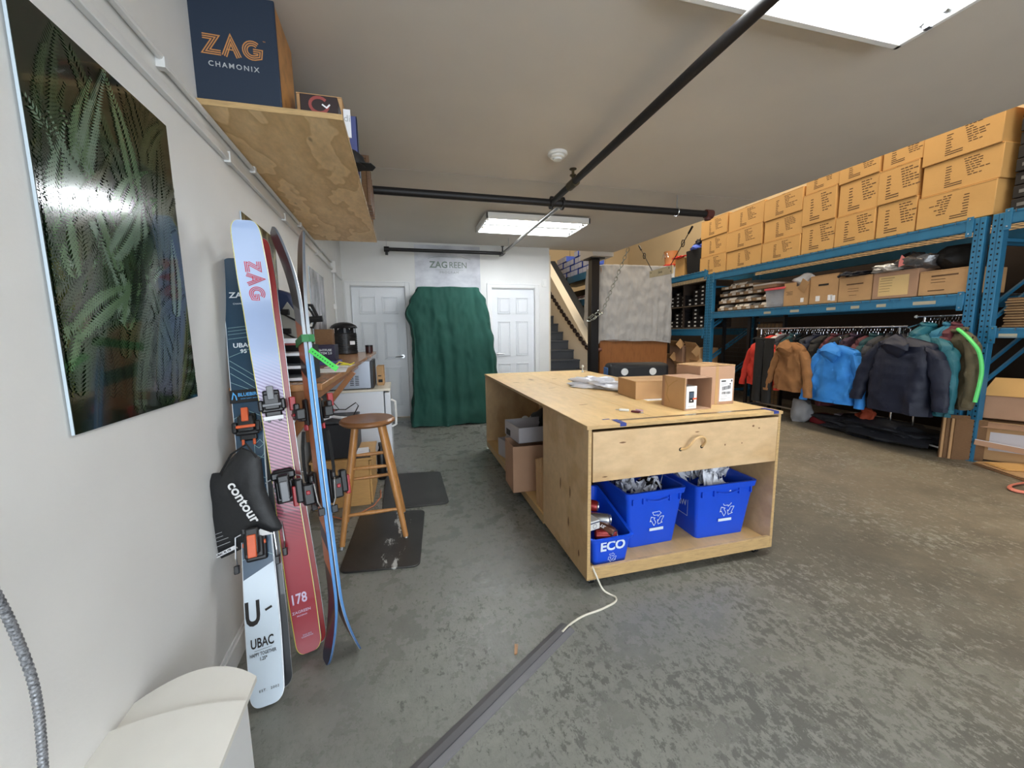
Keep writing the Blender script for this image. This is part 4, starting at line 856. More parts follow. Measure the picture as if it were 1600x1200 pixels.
# worn silver streaks in the middle of the near mat
sx = n.new('ShaderNodeSeparateXYZ'); l.new(tc.outputs['Object'], sx.inputs[0]); dx = mathn(n, l, 'ADD', sx.outputs[0], .13); dx = mathn(n, l, 'ABSOLUTE', mathn(n, l, 'SUBTRACT', dx, mathn(n, l, 'MULTIPLY', mathn(n, l, 'SUBTRACT', sx.outputs[1], 2.5), .1)))
gt = ramp(n, [(.02, (.22,)*3), (.16, (0, 0, 0))]); l.new(dx, gt.inputs[0]); s = mathn(n, l, 'ADD', a.outputs[0], gt.outputs[0]); r = ramp(n, [(.74, (0, 0, 0)), (.79, (1, 1, 1))]); l.new(s, r.inputs[0])
mt = noisetex(n, l, tc.outputs['Object'], 3, 4); r2 = ramp(n, [(.3, lin((28, 27, 27))), (.7, lin((52, 50, 48)))]); l.new(mt.outputs[0], r2.inputs[0])
l.new(mixc(n, l, r.outputs[0], r2.outputs[0], lin((176, 176, 172))), bb.inputs['Base Color'])
mat_obj('floor_mat', 'black rubber anti-fatigue mat with pale worn streaks under the stool', [(-.425, 2.225), (.015, 2.172), (.075, 2.905), (-.385, 2.975)], m)
mat_obj('floor_mat', 'plain dark grey rubber mat lying behind the stool', [(-.236, 2.985), (.265, 2.975), (.255, 3.715), (-.245, 3.78)], mat('dark_grey_rubber', (50, 49, 48), .5, var=.2, vs=4))
# ================================================================== WHITE BIN and HOSE at the lower left corner
HW = mat('white_scuffed_plastic', (232, 230, 222), .35, var=.05, vs=6)
t = thing('storage_bin', 'white lidded plastic bin with scuffed curved top at the lower left corner', 'bin', (-.618, .90, 0), LWR)
# lid surface arched across x, long along y
def arch(x0, x1, y0, y1, z, h, th, flare=0):
    b = MB(); rs = []
    for i in range(15):
        k = i/14; x = x0+(x1-x0)*k; zz = z+h*(1-(2*k-1)**2)
        yy1 = y1-flare*(2*k-1)**2 if flare else y1
        rs.append([(x, y0, zz), (x, yy1, zz), (x, yy1, zz-th), (x, y0, zz-th)])
    return b.rings(rs)
fixn(obj('lid', arch(-.10, .19, -.33, .13, .405, .018, .014), HW, t, smooth=True))
fixn(obj('lid_back_flap', arch(-.09, .185, .13, .27, .392, .018, .014, .05), HW, t, smooth=True))
fixn(obj('front_flap', arch(-.095, .175, -.62, -.34, .40, .016, .014), HW, t, smooth=True))
obj('body', MB().box(-.08, .168, -.62, .20, 0, .385), mat('white_bin_side', (222, 224, 224), .4), t, bev=.01)
b = MB().cyl((.17, -.335, .395), (.205, -.335, .395), .013, n=14); obj('hinge', b, HW, t, smooth=True); obj('hinge_screw', MB().cyl((.205, -.335, .395), (.207, -.335, .395), .005, n=10), STEEL, t)
obj('seam_line', MB().box(-.08, .17, -.339, -.331, .392, .405), DGREY, t)
t = thing('braided_hose', 'grey braided hose hanging down the left wall at the picture edge', 'hose', (0, 0, 0))
HP = [at(a, c, 'x', -.62) for a, c in ((-60, 870), (-25, 900), (4, 948), (28, 1000), (50, 1060), (60, 1110), (65, 1160), (68, 1210), (70, 1260))]
def smoothp(P, n=8):
    out = []
    for i in range(len(P)-1):
        p0, p1, p2_, p3 = P[max(0, i-1)], P[i], P[i+1], P[min(len(P)-1, i+2)]
        for k in range(n):
            t_ = k/n; out.append(.5*((2*p1)+(-p0+p2_)*t_+(2*p0-5*p1+4*p2_-p3)*t_**2+(-p0+3*p1-3*p2_+p3)*t_**3))
    return out+[P[-1]]
HP = smoothp(HP, 30)
obj('braid', MB().tube(HP, [.0062+.0007*math.sin(i*1.6) for i in range(len(HP))], 12), mat('grey_braid', (150, 152, 156), .4, .3, var=.6, vs=260, rgb2=(70, 72, 76)), t, smooth=True)
# ================================================================== WORK ISLAND
IX0, IX1, IY0, IY1 = .83, 2.0, 1.72, 4.33
t = thing('work_island', 'large birch plywood work table on casters with drawer and open bays', 'work table', (IX0, IY0, 0)); isl = t
w, dd = IX1-IX0, IY1-IY0
for x0, x1 in ((-.006, .412), (.4135, .745), (.7465, w+.006)): obj('top_board', MB().box(x0, x1, -.004, dd+.006, .843, .861), PLY, t, bev=.0015)
obj('top_edge', MB().box(-.0065, w+.0065, -.0055, -.0042, .8435, .8605).box(-.0085, -.0068, -.004, dd+.004, .8435, .8605), EDGE, t)
obj('side_panel', MB().box(0, .018, 0, .665, .055, .842), PLYF, t, bev=.001); obj('side_panel', MB().box(w-.018, w, 0, dd, .055, .842), PLYF, t, bev=.001)
obj('panel_edge', MB().box(.0005, .0175, -.0015, 0, .056, .841), EDGE, t); obj('panel_edge', MB().box(w-.0175, w-.0005, -.0015, 0, .056, .841), EDGE, t)
obj('divider_panel', MB().box(.018, w-.018, .648, .666, .1, .842), INNER, t); obj('back_panel', MB().box(.0, w-.018, dd-.018, dd, .055, .842), INNER, t, bev=.001)
obj('inner_panel', MB().box(.62, .638, .666, dd-.018, .1, .842), INNER, t)
obj('bottom_shelf', MB().box(.001, w-.018, .0, dd-.018, .086, .1), PLY, t)
obj('front_rail', MB().box(.018, w-.018, -.001, .018, .055, .122), EDGE, t, bev=.001); obj('side_rail', MB().box(.0, .016, .666, dd-.02, .04, .099), EDGE, t, bev=.001)
dr = obj('drawer', MB().box(.024, w-.022, -.004, .014, .575, .828), PLYF, t, bev=.0015)
obj('drawer_box', MB().box(.05, .062, .014, .56, .60, .80).box(w-.06, w-.048, .014, .56, .60, .80).box(.05, w-.048, .014, .56, .59, .60), INNER, dr)
ROPE = wood('rope_handle', (206, 168, 116), (1, 1, 1), .2)
hp = [Vector(p)-Vector((IX0, 0, 0)) for p in ((1.352, -.0, .699), (1.372, -.02, .706), (1.392, -.034, .732), (1.412, -.04, .757), (1.437, -.042, .768), (1.464, -.038, .762), (1.482, -.03, .74), (1.486, -.012, .715), (1.482, .0, .703))]
obj('rope_handle', MB().tube(smoothp(hp, 5), .0062, 8), ROPE, dr, smooth=True)
for x, z in ((1.352, .699), (1.482, .703)): obj('rope_hole', MB().cyl((x-IX0, -.0048, z), (x-IX0, -.003, z), .010, n=12), mat('dark_hole', (6, 9, 12)), dr)
KN = mat('dark_knot', (112, 78, 46), .6)
def knot(par, o, ex, ey, w_, h_):
    pts = [(w_*math.cos(a)*(1 if abs(math.cos(a)) < .9 else 1.35), h_*math.sin(a)) for a in [i*PI/8 for i in range(16)]]
    obj('knot', MB().prism(pts, o, ex, ey, .0004), KN, par)
for x, z, a, c in ((.185, .765, .02, .004), (.09, .598, .016, .003), (.62, .785, .014, .003), (.98, .79, .008, .006), (1.02, .775, .006, .004), (.80, .70, .004, .006), (.91, .70, .004, .004)): knot(dr, (x, -.0041, z), (1, 0, 0), (0, 0, 1), a*.7, c)
for y, z, c in ((.36, .44, .035), (.22, .44, .035), (.24, .26, .03), (.10, .05+.1, .02)): knot(isl, (-.0001, y, z), (0, -1, 0), (0, 0, 1), .006, c)
for x, y in ((.22, .53), (.30, 1.3), (.12, 1.75), (.62, .8), (.55, 1.9), (.9, 1.5)): knot(isl, (x, y, .8611), (1, 0, 0), (0, 1, 0), .022, .006)
for x, y in ((.05, .06), (w-.06, .06), (.05, dd-.08), (w-.06, dd-.08)):
    c = obj('caster', MB().box(x-.025, x+.025, y-.025, y+.025, .05, .056).box(x-.016, x-.012, y-.016, y+.016, .016, .05).box(x+.012, x+.016, y-.016, y+.016, .016, .05).box(x-.014, x+.014, y-.004, y+.004, .044, .052), STEEL, t)
    obj('wheel', MB().cyl((x-.011, y, .021), (x+.011, y, .021), .021, n=16), BLACK, c)
# ruler with blue tape
t = thing('steel_ruler', 'long steel ruler taped along the front edge of the plywood table', 'ruler', (1.01, 1.775, .8615)); obj('blade', MB().box(0, .965, 0, .022, 0, .0015), mat('ruler_steel', (176, 172, 160), .25, .9), t)
BT = mat('blue_masking_tape', (44, 58, 130), .6)
for x in (.0, .945): obj('tape', MB().box(x-.012, x+.022, -.06, .03, .0016, .0022).box(x-.012, x+.022, -.0615, -.06, -.014, .0022), BT, t)
for x in (-.05,): obj('tape', MB().box(x, x+.04, .045, .06, -.0002, .0004), BT, t)
# boxes on the island
t = thing('carton', 'flat closed brown carton lying on the plywood table', 'box', (1.447, 2.30, .8612), -.10)
obj('body', MB().box(0, .40, 0, .28, 0, .118), CARD, t, bev=.003); obj('lid', MB().box(-.002, .402, -.002, .282, .118, .122), CARD, t, bev=.001); obj('lid_seam', MB().box(0, .40, .138, .141, .122, .1225), CARDD, t)
t = thing('paper_sheet', 'white paper slip sticking out in front of the flat carton on the table', 'paper', (1.50, 2.24, .8612), -.05); obj('sheet', MB().box(0, .19, 0, .1, 0, .001), WPAPER, t)
t = thing('carton', 'open brown carton on its side with a white product box inside, on the table', 'box', (1.502, 1.885, .8612), .04)
W3, H3, D3, T3_ = .185, .185, .20, .004
b = MB().box(0, T3_, 0, D3, 0, H3).box(W3-T3_, W3, 0, D3, 0, H3).box(0, W3, 0, D3, 0, T3_).box(0, W3, 0, D3, H3-T3_, H3).box(0, W3, D3-T3_, D3, 0, H3); obj('body', b, CARDP, t)
obj('side_flap', MB().box(-.005, -.001, .0, .17, .0, H3), CARD, t); obj('torn_tape', MB().line([(.03, .17), (.06, .12), (.05, .07), (.08, .03)], .008, (-.0052, D3, 0), (0, -1, 0), (0, 0, 1)).line([(.06, .12), (.10, .15), (.14, .17)], .006, (-.0052, D3, 0), (0, -1, 0), (0, 0, 1)), TAPE, t)
t = thing('product_box', 'white product box with a printed black scanner, standing inside the open carton', 'box', (1.525, 1.905, .8662), .04)
obj('body', MB().box(0, .072, 0, .07, 0, .13), WHITE, t, bev=.001); obj('printed_device', MB().box(.018, .052, -.0008, 0, .035, .1), BLACK, t); obj('printed_screen', MB().box(.022, .048, -.0012, -.0008, .062, .095), mat('slate_print', (70, 84, 100)), t)
obj('orange_band', MB().box(.045, .072, -.0014, 0, .052, .062), mat('orange_print', (236, 92, 50)), t); b = MB(); b.box(.03, .038, -.0013, -.0008, .044, .05); obj('printed_button', b, WPAPER, t)
obj('fine_print', MB().box(.012, .06, -.0006, 0, .012, .015), mat('grey_ink', (176, 178, 180)), t)
t = thing('carton', 'tall brown shipping carton with white shipping label on the table', 'box', (1.68, 1.985, .8612), .0)
obj('body', MB().box(0, .25, 0, .22, 0, .235), CARDP, t, bev=.003)
b = MB().prism([(0, 0), (.125, .004), (.125, .008), (0, .004)], (0, 0, .235), (1, 0, 0), (0, 0, 1), -.22).prism([(.127, .004), (.25, 0), (.25, .006), (.127, .010)], (0, 0, .235), (1, 0, 0), (0, 0, 1), -.22); obj('top_flap', b, CARD, t)
obj('tape_seam', MB().box(.11, .13, -.001, 0, 0, .235), TAPE, t)
lb = obj('shipping_label', MB().box(.142, .236, -.0015, 0, .018, .155), WPAPER, t)
b = MB(); b.box(.152, .185, -.002, -.0015, .138, .147).box(.222, .232, -.002, -.0015, .137, .149).box(.212, .222, -.002, -.0015, .12, .128)
for i, (a, c) in enumerate(((.148, .20), (.148, .19), (.148, .17), (.15, .2), (.15, .22), (.15, .19))): b.box(a, c, -.002, -.0015, (.13, .122, .114, .05, .036, .028)[i], (.1315, .1235, .1155, .0515, .0375, .0295)[i])
obj('label_print', b, INK, lb)
b = MB(); R = random.Random(9); x = .158
while x < .222: ww = R.choice((.0012, .002, .0032)); b.box(x, x+ww, -.002, -.0015, .085+(x-.158)*.15, .108+(x-.158)*.15); b.box(x, x+ww, -.002, -.0015, .062, .078); x += ww+R.choice((.0014, .0026))
obj('barcode', b, INK, lb)
t = thing('plastic_bag', 'crumpled translucent white plastic bag lying on the table behind the flat carton', 'bag', (1.46, 2.86, .861), -1.05)
obj('film', lump(.21, .065, .042, 4, .6, 4, 4), mat('white_plastic_film', (214, 214, 220), .25, bump=.5, bs=30, coat=.5), t, smooth=True)
obj('twisted_end', MB().tube([(-.19, 0, .02), (-.24, .01, .015), (-.27, .03, .012)], [.02, .012, .022], 8), mat('grey_film', (150, 150, 158), .3), t, smooth=True)
t = thing('utility_knife', 'white handled cutter lying on the front of the plywood table', 'knife', (1.155, 2.0, .8615), -.75); obj('handle', MB().bar((0, 0, .008), (.055, 0, .008), .018, .012), WHITE, t, bev=.003); obj('blade', MB().box(-.02, .0, -.006, .006, .006, .008), STEEL, t)
t = thing('keyring', 'small maroon and white keyring with clips beside the cutter on the table', 'keys', (1.20, 1.945, .8615), -.9); obj('fob', MB().bar((0, 0, .007), (.05, 0, .007), .02, .01), mat('maroon_leather', (96, 34, 46), .5), t, bev=.003); obj('ring', MB().tube([(.055+.012*math.cos(a), .012*math.sin(a), .004) for a in [i*PI/6 for i in range(13)]], .0015, 5), STEEL, t); obj('clip', MB().bar((.02, .012, .016), (.06, .018, .012), .008, .006), mat('pink_clip', (190, 150, 170)), t)
# ---------------- recycling bins
BLUE = mat('recycling_blue', (20, 78, 214), .38, var=.06, vs=6)
def recyc_mark(s, par, o, m):
    """three chasing arrows, outlined"""
    b = MB(); th = .038*s; s = s*1.12
    for k in range(3):
        a = math.radians(90-120*k); ca, sa = math.cos(a-PI/2), math.sin(a-PI/2)
        def rr(x, y): return (x*ca-y*sa, x*sa+y*ca)
        P = [(-.32, .40), (.08, .40), (.08, .50), (.30, .29), (.08, .10), (.08, .19), (-.20, .19), (-.32, .40)]
        b.line([tuple(v*s for v in rr(*p)) for p in P], th, o, (1, 0, 0), (0, 0, 1), .0006)
    return obj('recycling_emblem', b, m, par)
def bin_mesh(w, d, h, tp, front_low=0):
    """open tub tapering down; w,d at the top ; optional low front lip"""
    b = MB(); th = .004
    def ring(z, e, ins, low=False):
        k = tp*(1-z/h); ww, d2 = w/2-k-ins, d/2-k-ins; r = .025; out = []
        for cx, cy, a0 in ((1, -1, -90), (1, 1, 0), (-1, 1, 90), (-1, -1, 180)):
            for q in range(5):
                a = math.radians(a0+q*22.5); x, y = cx*(ww-r)+r*math.cos(a), cy*(d2-r)+r*math.sin(a); zz = z
                if front_low and z > h*.45: 
                    f = (y+d/2)/d; zz = z - front_low*(z/h)*max(0, min(1, (1-f)*1.25))**1.0
                out.append((x, y, zz))
        return out
    R_ = [ring(0, 0, 0), ring(h*.5, 0, 0), ring(h-.035, 0, 0), ring(h-.034, 0, -.008), ring(h, 0, -.010), ring(h, 0, th), ring(h*.5, 0, th), ring(.006, 0, th)]
    return b.rings(R_)
def bin_(label, x, y, rz, w, d, h, tp, low=0, marks=True):
    t = thing('recycling_bin', label, 'bin', (x, y, .1003), rz)
    fixn(obj('tub', bin_mesh(w, d, h, tp, low), BLUE, t, smooth=True))
    b = MB(); yy = -d/2-.009
    zt = h-low
    if not low:
        b.tube([(-.07+.014*i, yy-.003, zt-.045-.012*math.sin(PI*i/10)) for i in range(11)], .004, 6)
        for xx in (-w/2+.035, w/2-.035, -.085, .085): b.box(xx-.004, xx+.004, -d/2-.007, -d/2+.005, zt-.07, zt-.035)
        obj('rim_ribs', b, BLUE, t, bev=.001)
    return t
def slant(t, d, h, tp, low, z): return -(d/2-tp*(1-z/h))-.0012
WM = mat('white_bin_print', (214, 226, 240), .5)
e = bin_('small blue recycling bin full of cans lettered ECO at the left of the table bay', .982, 1.945, .03, .235, .40, .27, .02, low=.115)
ys = slant(e, .40, .27, .02, .1, .08)
o = text('lettering', 'ECO', .072, e, (0, -.2005, .108), (1, 0, 0), (0, -.06, 1), WM, .035, sx=1.0); obj('macron', MB().box(-.075, -.045, -.2035, -.2015, .147, .151), WM, e)
recyc_mark(.045, e, (0, -.1935, .04), WM)
b2_ = bin_('middle blue recycling bin holding crumpled paper and a black bag under the drawer', 1.30, 2.055, .02, .37, .44, .335, .035)
ys = slant(b2_, .44, .335, .035, 0, .15); recyc_mark(.082, b2_, (.015, ys-.004, .165), WM); obj('print_bar', MB().box(-.03, .06, ys-.004, ys-.001, .092, .108, Matrix.Rotation(0, 4, 'Z')), WM, b2_)
b3_ = bin_('right blue recycling bin heaped with crumpled white paper under the drawer', 1.755, 2.03, -.02, .40, .44, .335, .035)
recyc_mark(.088, b3_, (.02, ys-.004, .175), WM); obj('print_bar', MB().box(-.035, .055, ys-.004, ys-.001, .098, .114), WM, b3_)
sd = MB(); sd.line([(-.06, .12), (.05, .12), (.05, .25), (-.06, .25), (-.06, .12)], .004, (-.187, -.08, 0), (0, -1, 0), (0, 0, 1)); obj('side_print', sd, WM, b3_); text('lettering', 'NW', .05, b3_, (-.188, -.075, .185), (0, -1, .2), (0, .2, 1), WM, 0)
def crumple(name, label, loc, s, m, seed, group, rz=0):
    R = random.Random(seed); n = 7; b = MB(); P = {}
    for i in range(n):
        for j in range(n):
            x, y = (i/(n-1)-.5), (j/(n-1)-.5); c = R.uniform(.45, .8)
            P[i, j] = Vector((x*c+R.uniform(-.09, .09), y*c+R.uniform(-.09, .09), .42+R.uniform(-.3, .3)*(.5+abs(x)+abs(y)) - (abs(x)+abs(y))*.22*((seed % 3)-.6)))*s
    for i in range(n-1):
        for j in range(n-1):
            k = len(b.v); b.v += [tuple(P[i, j]), tuple(P[i+1, j]), tuple(P[i+1, j+1]), tuple(P[i, j+1])]
            if (i+j+seed) % 2: b.f += [(k, k+1, k+2), (k, k+2, k+3)]
            else: b.f += [(k, k+1, k+3), (k+1, k+2, k+3)]
    o = obj(name, b, m, bev=0); o.location = loc; o.rotation_euler = (R.uniform(-.4, .4), R.uniform(-.4, .4), R.uniform(0, 6)+rz); md = o.modifiers.new('s', 'SOLIDIFY'); md.thickness = .0008
    return tag(o, label, 'paper', group)
CP = mat('crumpled_paper_white', (236, 238, 244), .8); CPG = mat('crumpled_paper_grey', (196, 198, 208), .8)
R = random.Random(12)
for i in range(26):
    a = R.uniform(0, 6.28); r = math.sqrt(R.random()); x, y = 1.757+.13*r*math.cos(a), 2.03+.135*r*math.sin(a)
    crumple('crumpled_paper', 'crumpled white packing paper heaped in the right blue bin', (x, y, .375+.03*(1-r)+R.uniform(-.02, .03)), R.uniform(.11, .17), CP if i % 4 else CPG, i, 'crumpled paper in the right bin')
for i in range(14):
    a = R.uniform(0, 6.28); r = math.sqrt(R.random()); x, y = 1.30+.12*r*math.cos(a), 2.05+.15*r*math.sin(a)
    crumple('crumpled_paper', 'crumpled grey packing paper lying in the middle blue bin', (x, y, .345+R.uniform(-.02, .03)), R.uniform(.09, .14), CPG if i % 3 else CP, i+50, 'crumpled paper in the middle bin')
t = thing('plastic_bag', 'crumpled black plastic bag on top of the paper in the middle bin', 'bag', (1.355, 1.99, .385)); obj('film', lump(.055, .05, .032, 9, .5, 3, 5), mat('black_film', (20, 20, 24), .25, coat=.5), t, smooth=True)
CANR = mat('red_can_print', (136, 36, 36), .3, .4); CANB = mat('brown_can_print', (98, 62, 48), .3, .4); ALU = mat('can_aluminium', (206, 208, 212), .25, .9)
def can(label, p, d, m, word=None):
    p, d = Vector(p), Vector(d).normalized(); M = frame(p, d.orthogonal(), d); t = thing('drink_can', label, 'can', M=M, group=None)
    obj('body', MB().lathe([(.024, 0), (.0325, .008), (.0325, .104), (.027, .117)], 22), m, t, smooth=True); obj('rim', MB().lathe([(.0275, .1165), (.0285, .12), (.026, .1205), (.0245, .116)], 22), ALU, t, smooth=True)
    if word: text('lettering', word, .022, t, (.0, -.0335, .055), (0, 0, 1), (1, 0, 0), WPAPER, .02)
    return t
can('dark red drink can at the back of the small bin with its silver end showing', (.91, 2.02, .335), (.75, -.55, -.05), CANR)
can('small silver topped can between the carton and the red can in the small bin', (.94, 1.93, .28), (.75, -.6, .1), ALU)
can('brown and red drink can lettered TIL lying at the front of the small bin', (.965, 1.895, .262), (.5, -.8, -.2), CANB, 'TIL')
can('red can lying against the front wall of the small bin', (.93, 1.84, .225), (.9, -.3, .0), CANR)
t = thing('drink_carton', 'white drink carton lying on the cans in the small bin', 'carton', (.905, 1.87, .262), .25); obj('body', MB().box(-.035, .045, -.045, .05, 0, .05), WHITE, t, bev=.002); b = MB().box(-.034, .044, -.0458, -.045, .036, .042).line([(.012*math.cos(a), .012*math.sin(a)) for a in [i*PI/6 for i in range(13)]], .002, (.01, -.046, .02), (1, 0, 0), (0, 0, 1)); obj('carton_print', b, mat('navy_ink', (50, 56, 84)), t)
t = thing('drink_carton', 'grey patterned carton under the far cans in the small bin', 'carton', (.90, 1.96, .262), -.15); obj('body', MB().box(-.035, .035, -.04, .04, 0, .055), mat('grey_print', (120, 122, 128), .5, var=.5, vs=60), t, bev=.002)
# ---------------- left bay contents
def obox(label, loc, rz, w, d, h, m, inner, name='carton', tilt=0):
    t = thing(name, label, 'box', loc, rz); t.rotation_euler = (tilt, 0, rz); T = .004
    b = MB().box(0, T, 0, d, 0, h).box(w-T, w, 0, d, 0, h).box(T, w-T, 0, T, 0, h).box(T, w-T, d-T, d, 0, h).box(0, w, 0, d, 0, T); obj('body', b, m, t); return t
GB = mat('grey_white_card', (176, 172, 176), .7)
obox('large pinkish carton sticking out of the open side bay of the table', (.735, 2.80, .1005), -.03, .42, .28, .36, CARDP, CARD); 
t = thing('flattened_carton', 'folded brown carton leaning upright against the divider in the side bay', 'box', (.845, 2.425, .1005), .0)
for k in range(4): obj('layer', MB().box(0, .36, .04*k+.002, .04*k+.03, 0, .37-.012*k, Matrix.Rotation(-.07, 4, 'X')), CARD, t, bev=.002)
t = obox('open grey white shoe box lying on the pinkish carton in the side bay', (.80, 2.86, .465), .08, .34, .34, .12, GB, CARDP); obj('size_label', MB().box(-.001, 0, .2, .30, .01, .06), INK, t)
t = obox('lower grey white shoe box with dark end label under the open one', (.96, 3.16, .1005), .1, .28, .30, .2, GB, CARDP)
obox('small white box standing on the bottom board of the side bay', (.885, 3.60, .1005), .2, .16, .2, .17, GB, CARDP)
for i in range(2):
    t = thing('mailing_tube', ('front', 'rear')[i]+' white cardboard tube leaning in the far side bay', 'tube', (0, 0, 0)); p0, p1 = Vector((.93+.07*i, 3.98, .14)), Vector((1.02+.07*i, 3.42, .52)); obj('tube', MB().cyl(p0, p1, .036, n=16), mat('pale_grey_card', (196, 190, 186), .7), t, smooth=True); obj('end_cap', MB().cyl(p1, p1+(p1-p0).normalized()*.008, .037, n=16), WHITE, t)
t = thing('black_bag', 'dark bag lying behind the shoe boxes in the side bay', 'bag', (1.22, 3.3, .45)); obj('pouch', lump(.16, .2, .1, 6, .3), BLACKM, t, smooth=True)
# ---------------- cord and floor cover
t = thing('white_cable', 'white cable coming from the small bin bay down to the floor cover', 'cable', (0, 0, 0))
P = [Vector((.865, 1.73, .122)), Vector((.868, 1.70, .10)), Vector((.895, 1.675, .03)), Vector((.925, 1.66, .006)), Vector((.943, 1.63, .005)), Vector((.92, 1.598, .005)), Vector((.83, 1.57, .005)), Vector((.74, 1.555, .005)), Vector((.66, 1.52, .009)), Vector((.60, 1.48, .012))]
obj('sheath', MB().tube(smoothp(P, 8), .0048, 8), mat('cream_cable', (218, 212, 196), .4), t, smooth=True)
t = thing('cable_cover', 'long grey rubber floor cable cover running diagonally towards the camera', 'cable cover', (0, 0, 0))
A, B_ = Vector((.64, 1.512, 0)), Vector((-.62, .68, 0)); d_ = (B_-A).normalized(); nn = Vector((-d_.y, d_.x, 0))
prf = [(-.036, 0), (-.034, .003), (-.014, .011), (.010, .012), (.032, .003), (.034, 0)]
b = MB().rings([[tuple(q+nn*a*1.08+Vector((0, 0, z))) for a, z in prf] for q in [A.lerp(B_, i/20) for i in range(21)]]); fixn(obj('strip', b, mat('grey_rubber_cover', (96, 95, 97), .5), t))
g = MB().bar(A+nn*.012+Vector((0, 0, .0122)), B_+nn*.012+Vector((0, 0, .0122)), .003, .001); obj('groove', g, DGREY, t)
t = thing('wood_splinter', 'small broken wood splinter on the floor beside the cable cover', 'debris', (.372, 1.425, .003)); obj('sliver', MB().bar((0, 0, .002), (.015, .05, .003), .008, .004).bar((.006, .0, .004), (.022, .045, .006), .004, .003), wood('splinter', (176, 130, 84)), t)
# ================================================================== BLUE PALLET RACKING
def RKO(name, label, cat, d, s, z=0, rz=0, group=None): return thing(name, label, cat, tuple(rk(d, s, z)), RKZ+rz, group)
def upright(label, s, h=2.33, back=True):
    """frame of two perforated posts and bracing; local x into the rack, y along it"""
    t = RKO('rack_upright', label, 'rack', 0, s)
    for x in ((0, 1) if back else (0,)):
        X = x*1.0
        obj('post', MB().box(X, X+.07, -.042, .042, 0, h), RACKB, t, bev=.004)
        if x == 0:
            hb = MB(); n = int(h/.0508)
            for k in range(n):
                z = .03+k*.0508
                for y in (-.021, .021): hb.box(-.0008, 0, y-.006, y+.006, z, z+.016)
            obj('punched_hole', hb, RACKD, t, kind='stuff')
            hb = MB().box(-.0012, 0, -.0015, .0015, 0, h); obj('groove', hb, mat('rack_groove', (24, 70, 98), .5), t)
        obj('foot_plate', MB().box(X-.02, X+.1, -.06, .06, 0, .006), RACKB, t)
    if back:
        zz = [.15, .75, 1.35, 1.95]
        for k in range(3): obj('brace', MB().bar((.06, 0, zz[k]), (1.01, 0, zz[k+1]), .03, .02, (0, 1, 0)), RACKB, t)
        for z in (.15, 2.1): obj('brace', MB().bar((.06, 0, z), (1.01, 0, z), .03, .02, (0, 1, 0)), RACKB, t)
    return t
upright('blue perforated rack upright with punched holes, right end of the clothing bay', .058)
upright('blue perforated rack upright at the picture edge, left side of the last bay', -.070)
upright('blue rack upright behind the tall carton, left end of the clothing bay', 3.725)
upright('blue rack upright paired against the shoe box bay', 3.825)
upright('far blue rack upright beyond the grey sheet', 7.5, back=False)
upright('blue rack upright outside the picture on the right', -3.4, back=False)
def beam(label, s0, s1, ztop, h=.115, rear=True, stickers=()):
    t = RKO('rack_beam', label, 'rack beam', 0, s0); L = s1-s0
    obj('front_beam', MB().box(-.008, .038, 0, L, ztop-h, ztop), RACKB, t, bev=.003); obj('ledge', MB().box(-.012, .004, 0, L, ztop-.016, ztop-.012).box(-.011, .002, 0, L, ztop-h+.012, ztop-h+.016), RACKB, t)
    if rear: obj('rear_beam', MB().box(1.03, 1.07, 0, L, ztop-h, ztop), RACKB, t)
    for y in (.0, L-.05): 
        c = obj('end_connector', MB().box(-.014, -.008, y, y+.05, ztop-h-.05, ztop+.02), RACKB, t, bev=.002); obj('rivet', MB().cyl((-.018, y+.025, ztop-h-.02), (-.014, y+.025, ztop-h-.02), .007, n=8), STEEL, c); obj('rivet', MB().cyl((-.018, y+.025, ztop), (-.014, y+.025, ztop), .007, n=8), STEEL, c)
    dk = MB(); n = int(L/.1)
    for k in range(n): y = .03+k*L/n; dk.box(-.014, 1.06, y-.0025, y+.0025, ztop+.004, ztop+.009); dk.box(-.0165, -.012, y-.0025, y+.0025, ztop-.022, ztop+.009)
    for x in (.02, .16, .3, .45, .6, .75, .9, 1.04): dk.box(x-.0025, x+.0025, 0, L, ztop, ztop+.004)
    obj('wire_deck', dk, GALV, t, kind='stuff')
    for y, w_ in stickers: obj('beam_sticker', MB().box(-.0095, -.0082, y-s0-w_/2, y-s0+w_/2, ztop-.085, ztop-.05), mat('old_label', (178, 172, 150), .7), t)
    return t
beam('upper blue rack beam and wire deck carrying the rows of tan cartons', .1, 3.683, 2.33)
beam('second blue rack beam with stickers above the hanging clothes', .1, 3.683, 1.63, stickers=((2.42, .13), (1.95, .14), (1.42, .12), (1.12, .1), (.83, .1), (.42, .2)))
beam('upper blue beam of the shoe box bay behind the grey sheet', 3.867, 7.46, 2.42)
beam('lower blue beam of the shoe box bay behind the grey sheet', 3.867, 7.46, 1.33, .13)
beam('upper blue beam of the last bay at the right picture edge', -3.36, -.112, 2.335)
beam('lower blue beam of the last bay at the right picture edge', -3.36, -.112, 1.29, .09, stickers=((-.24, .12),))
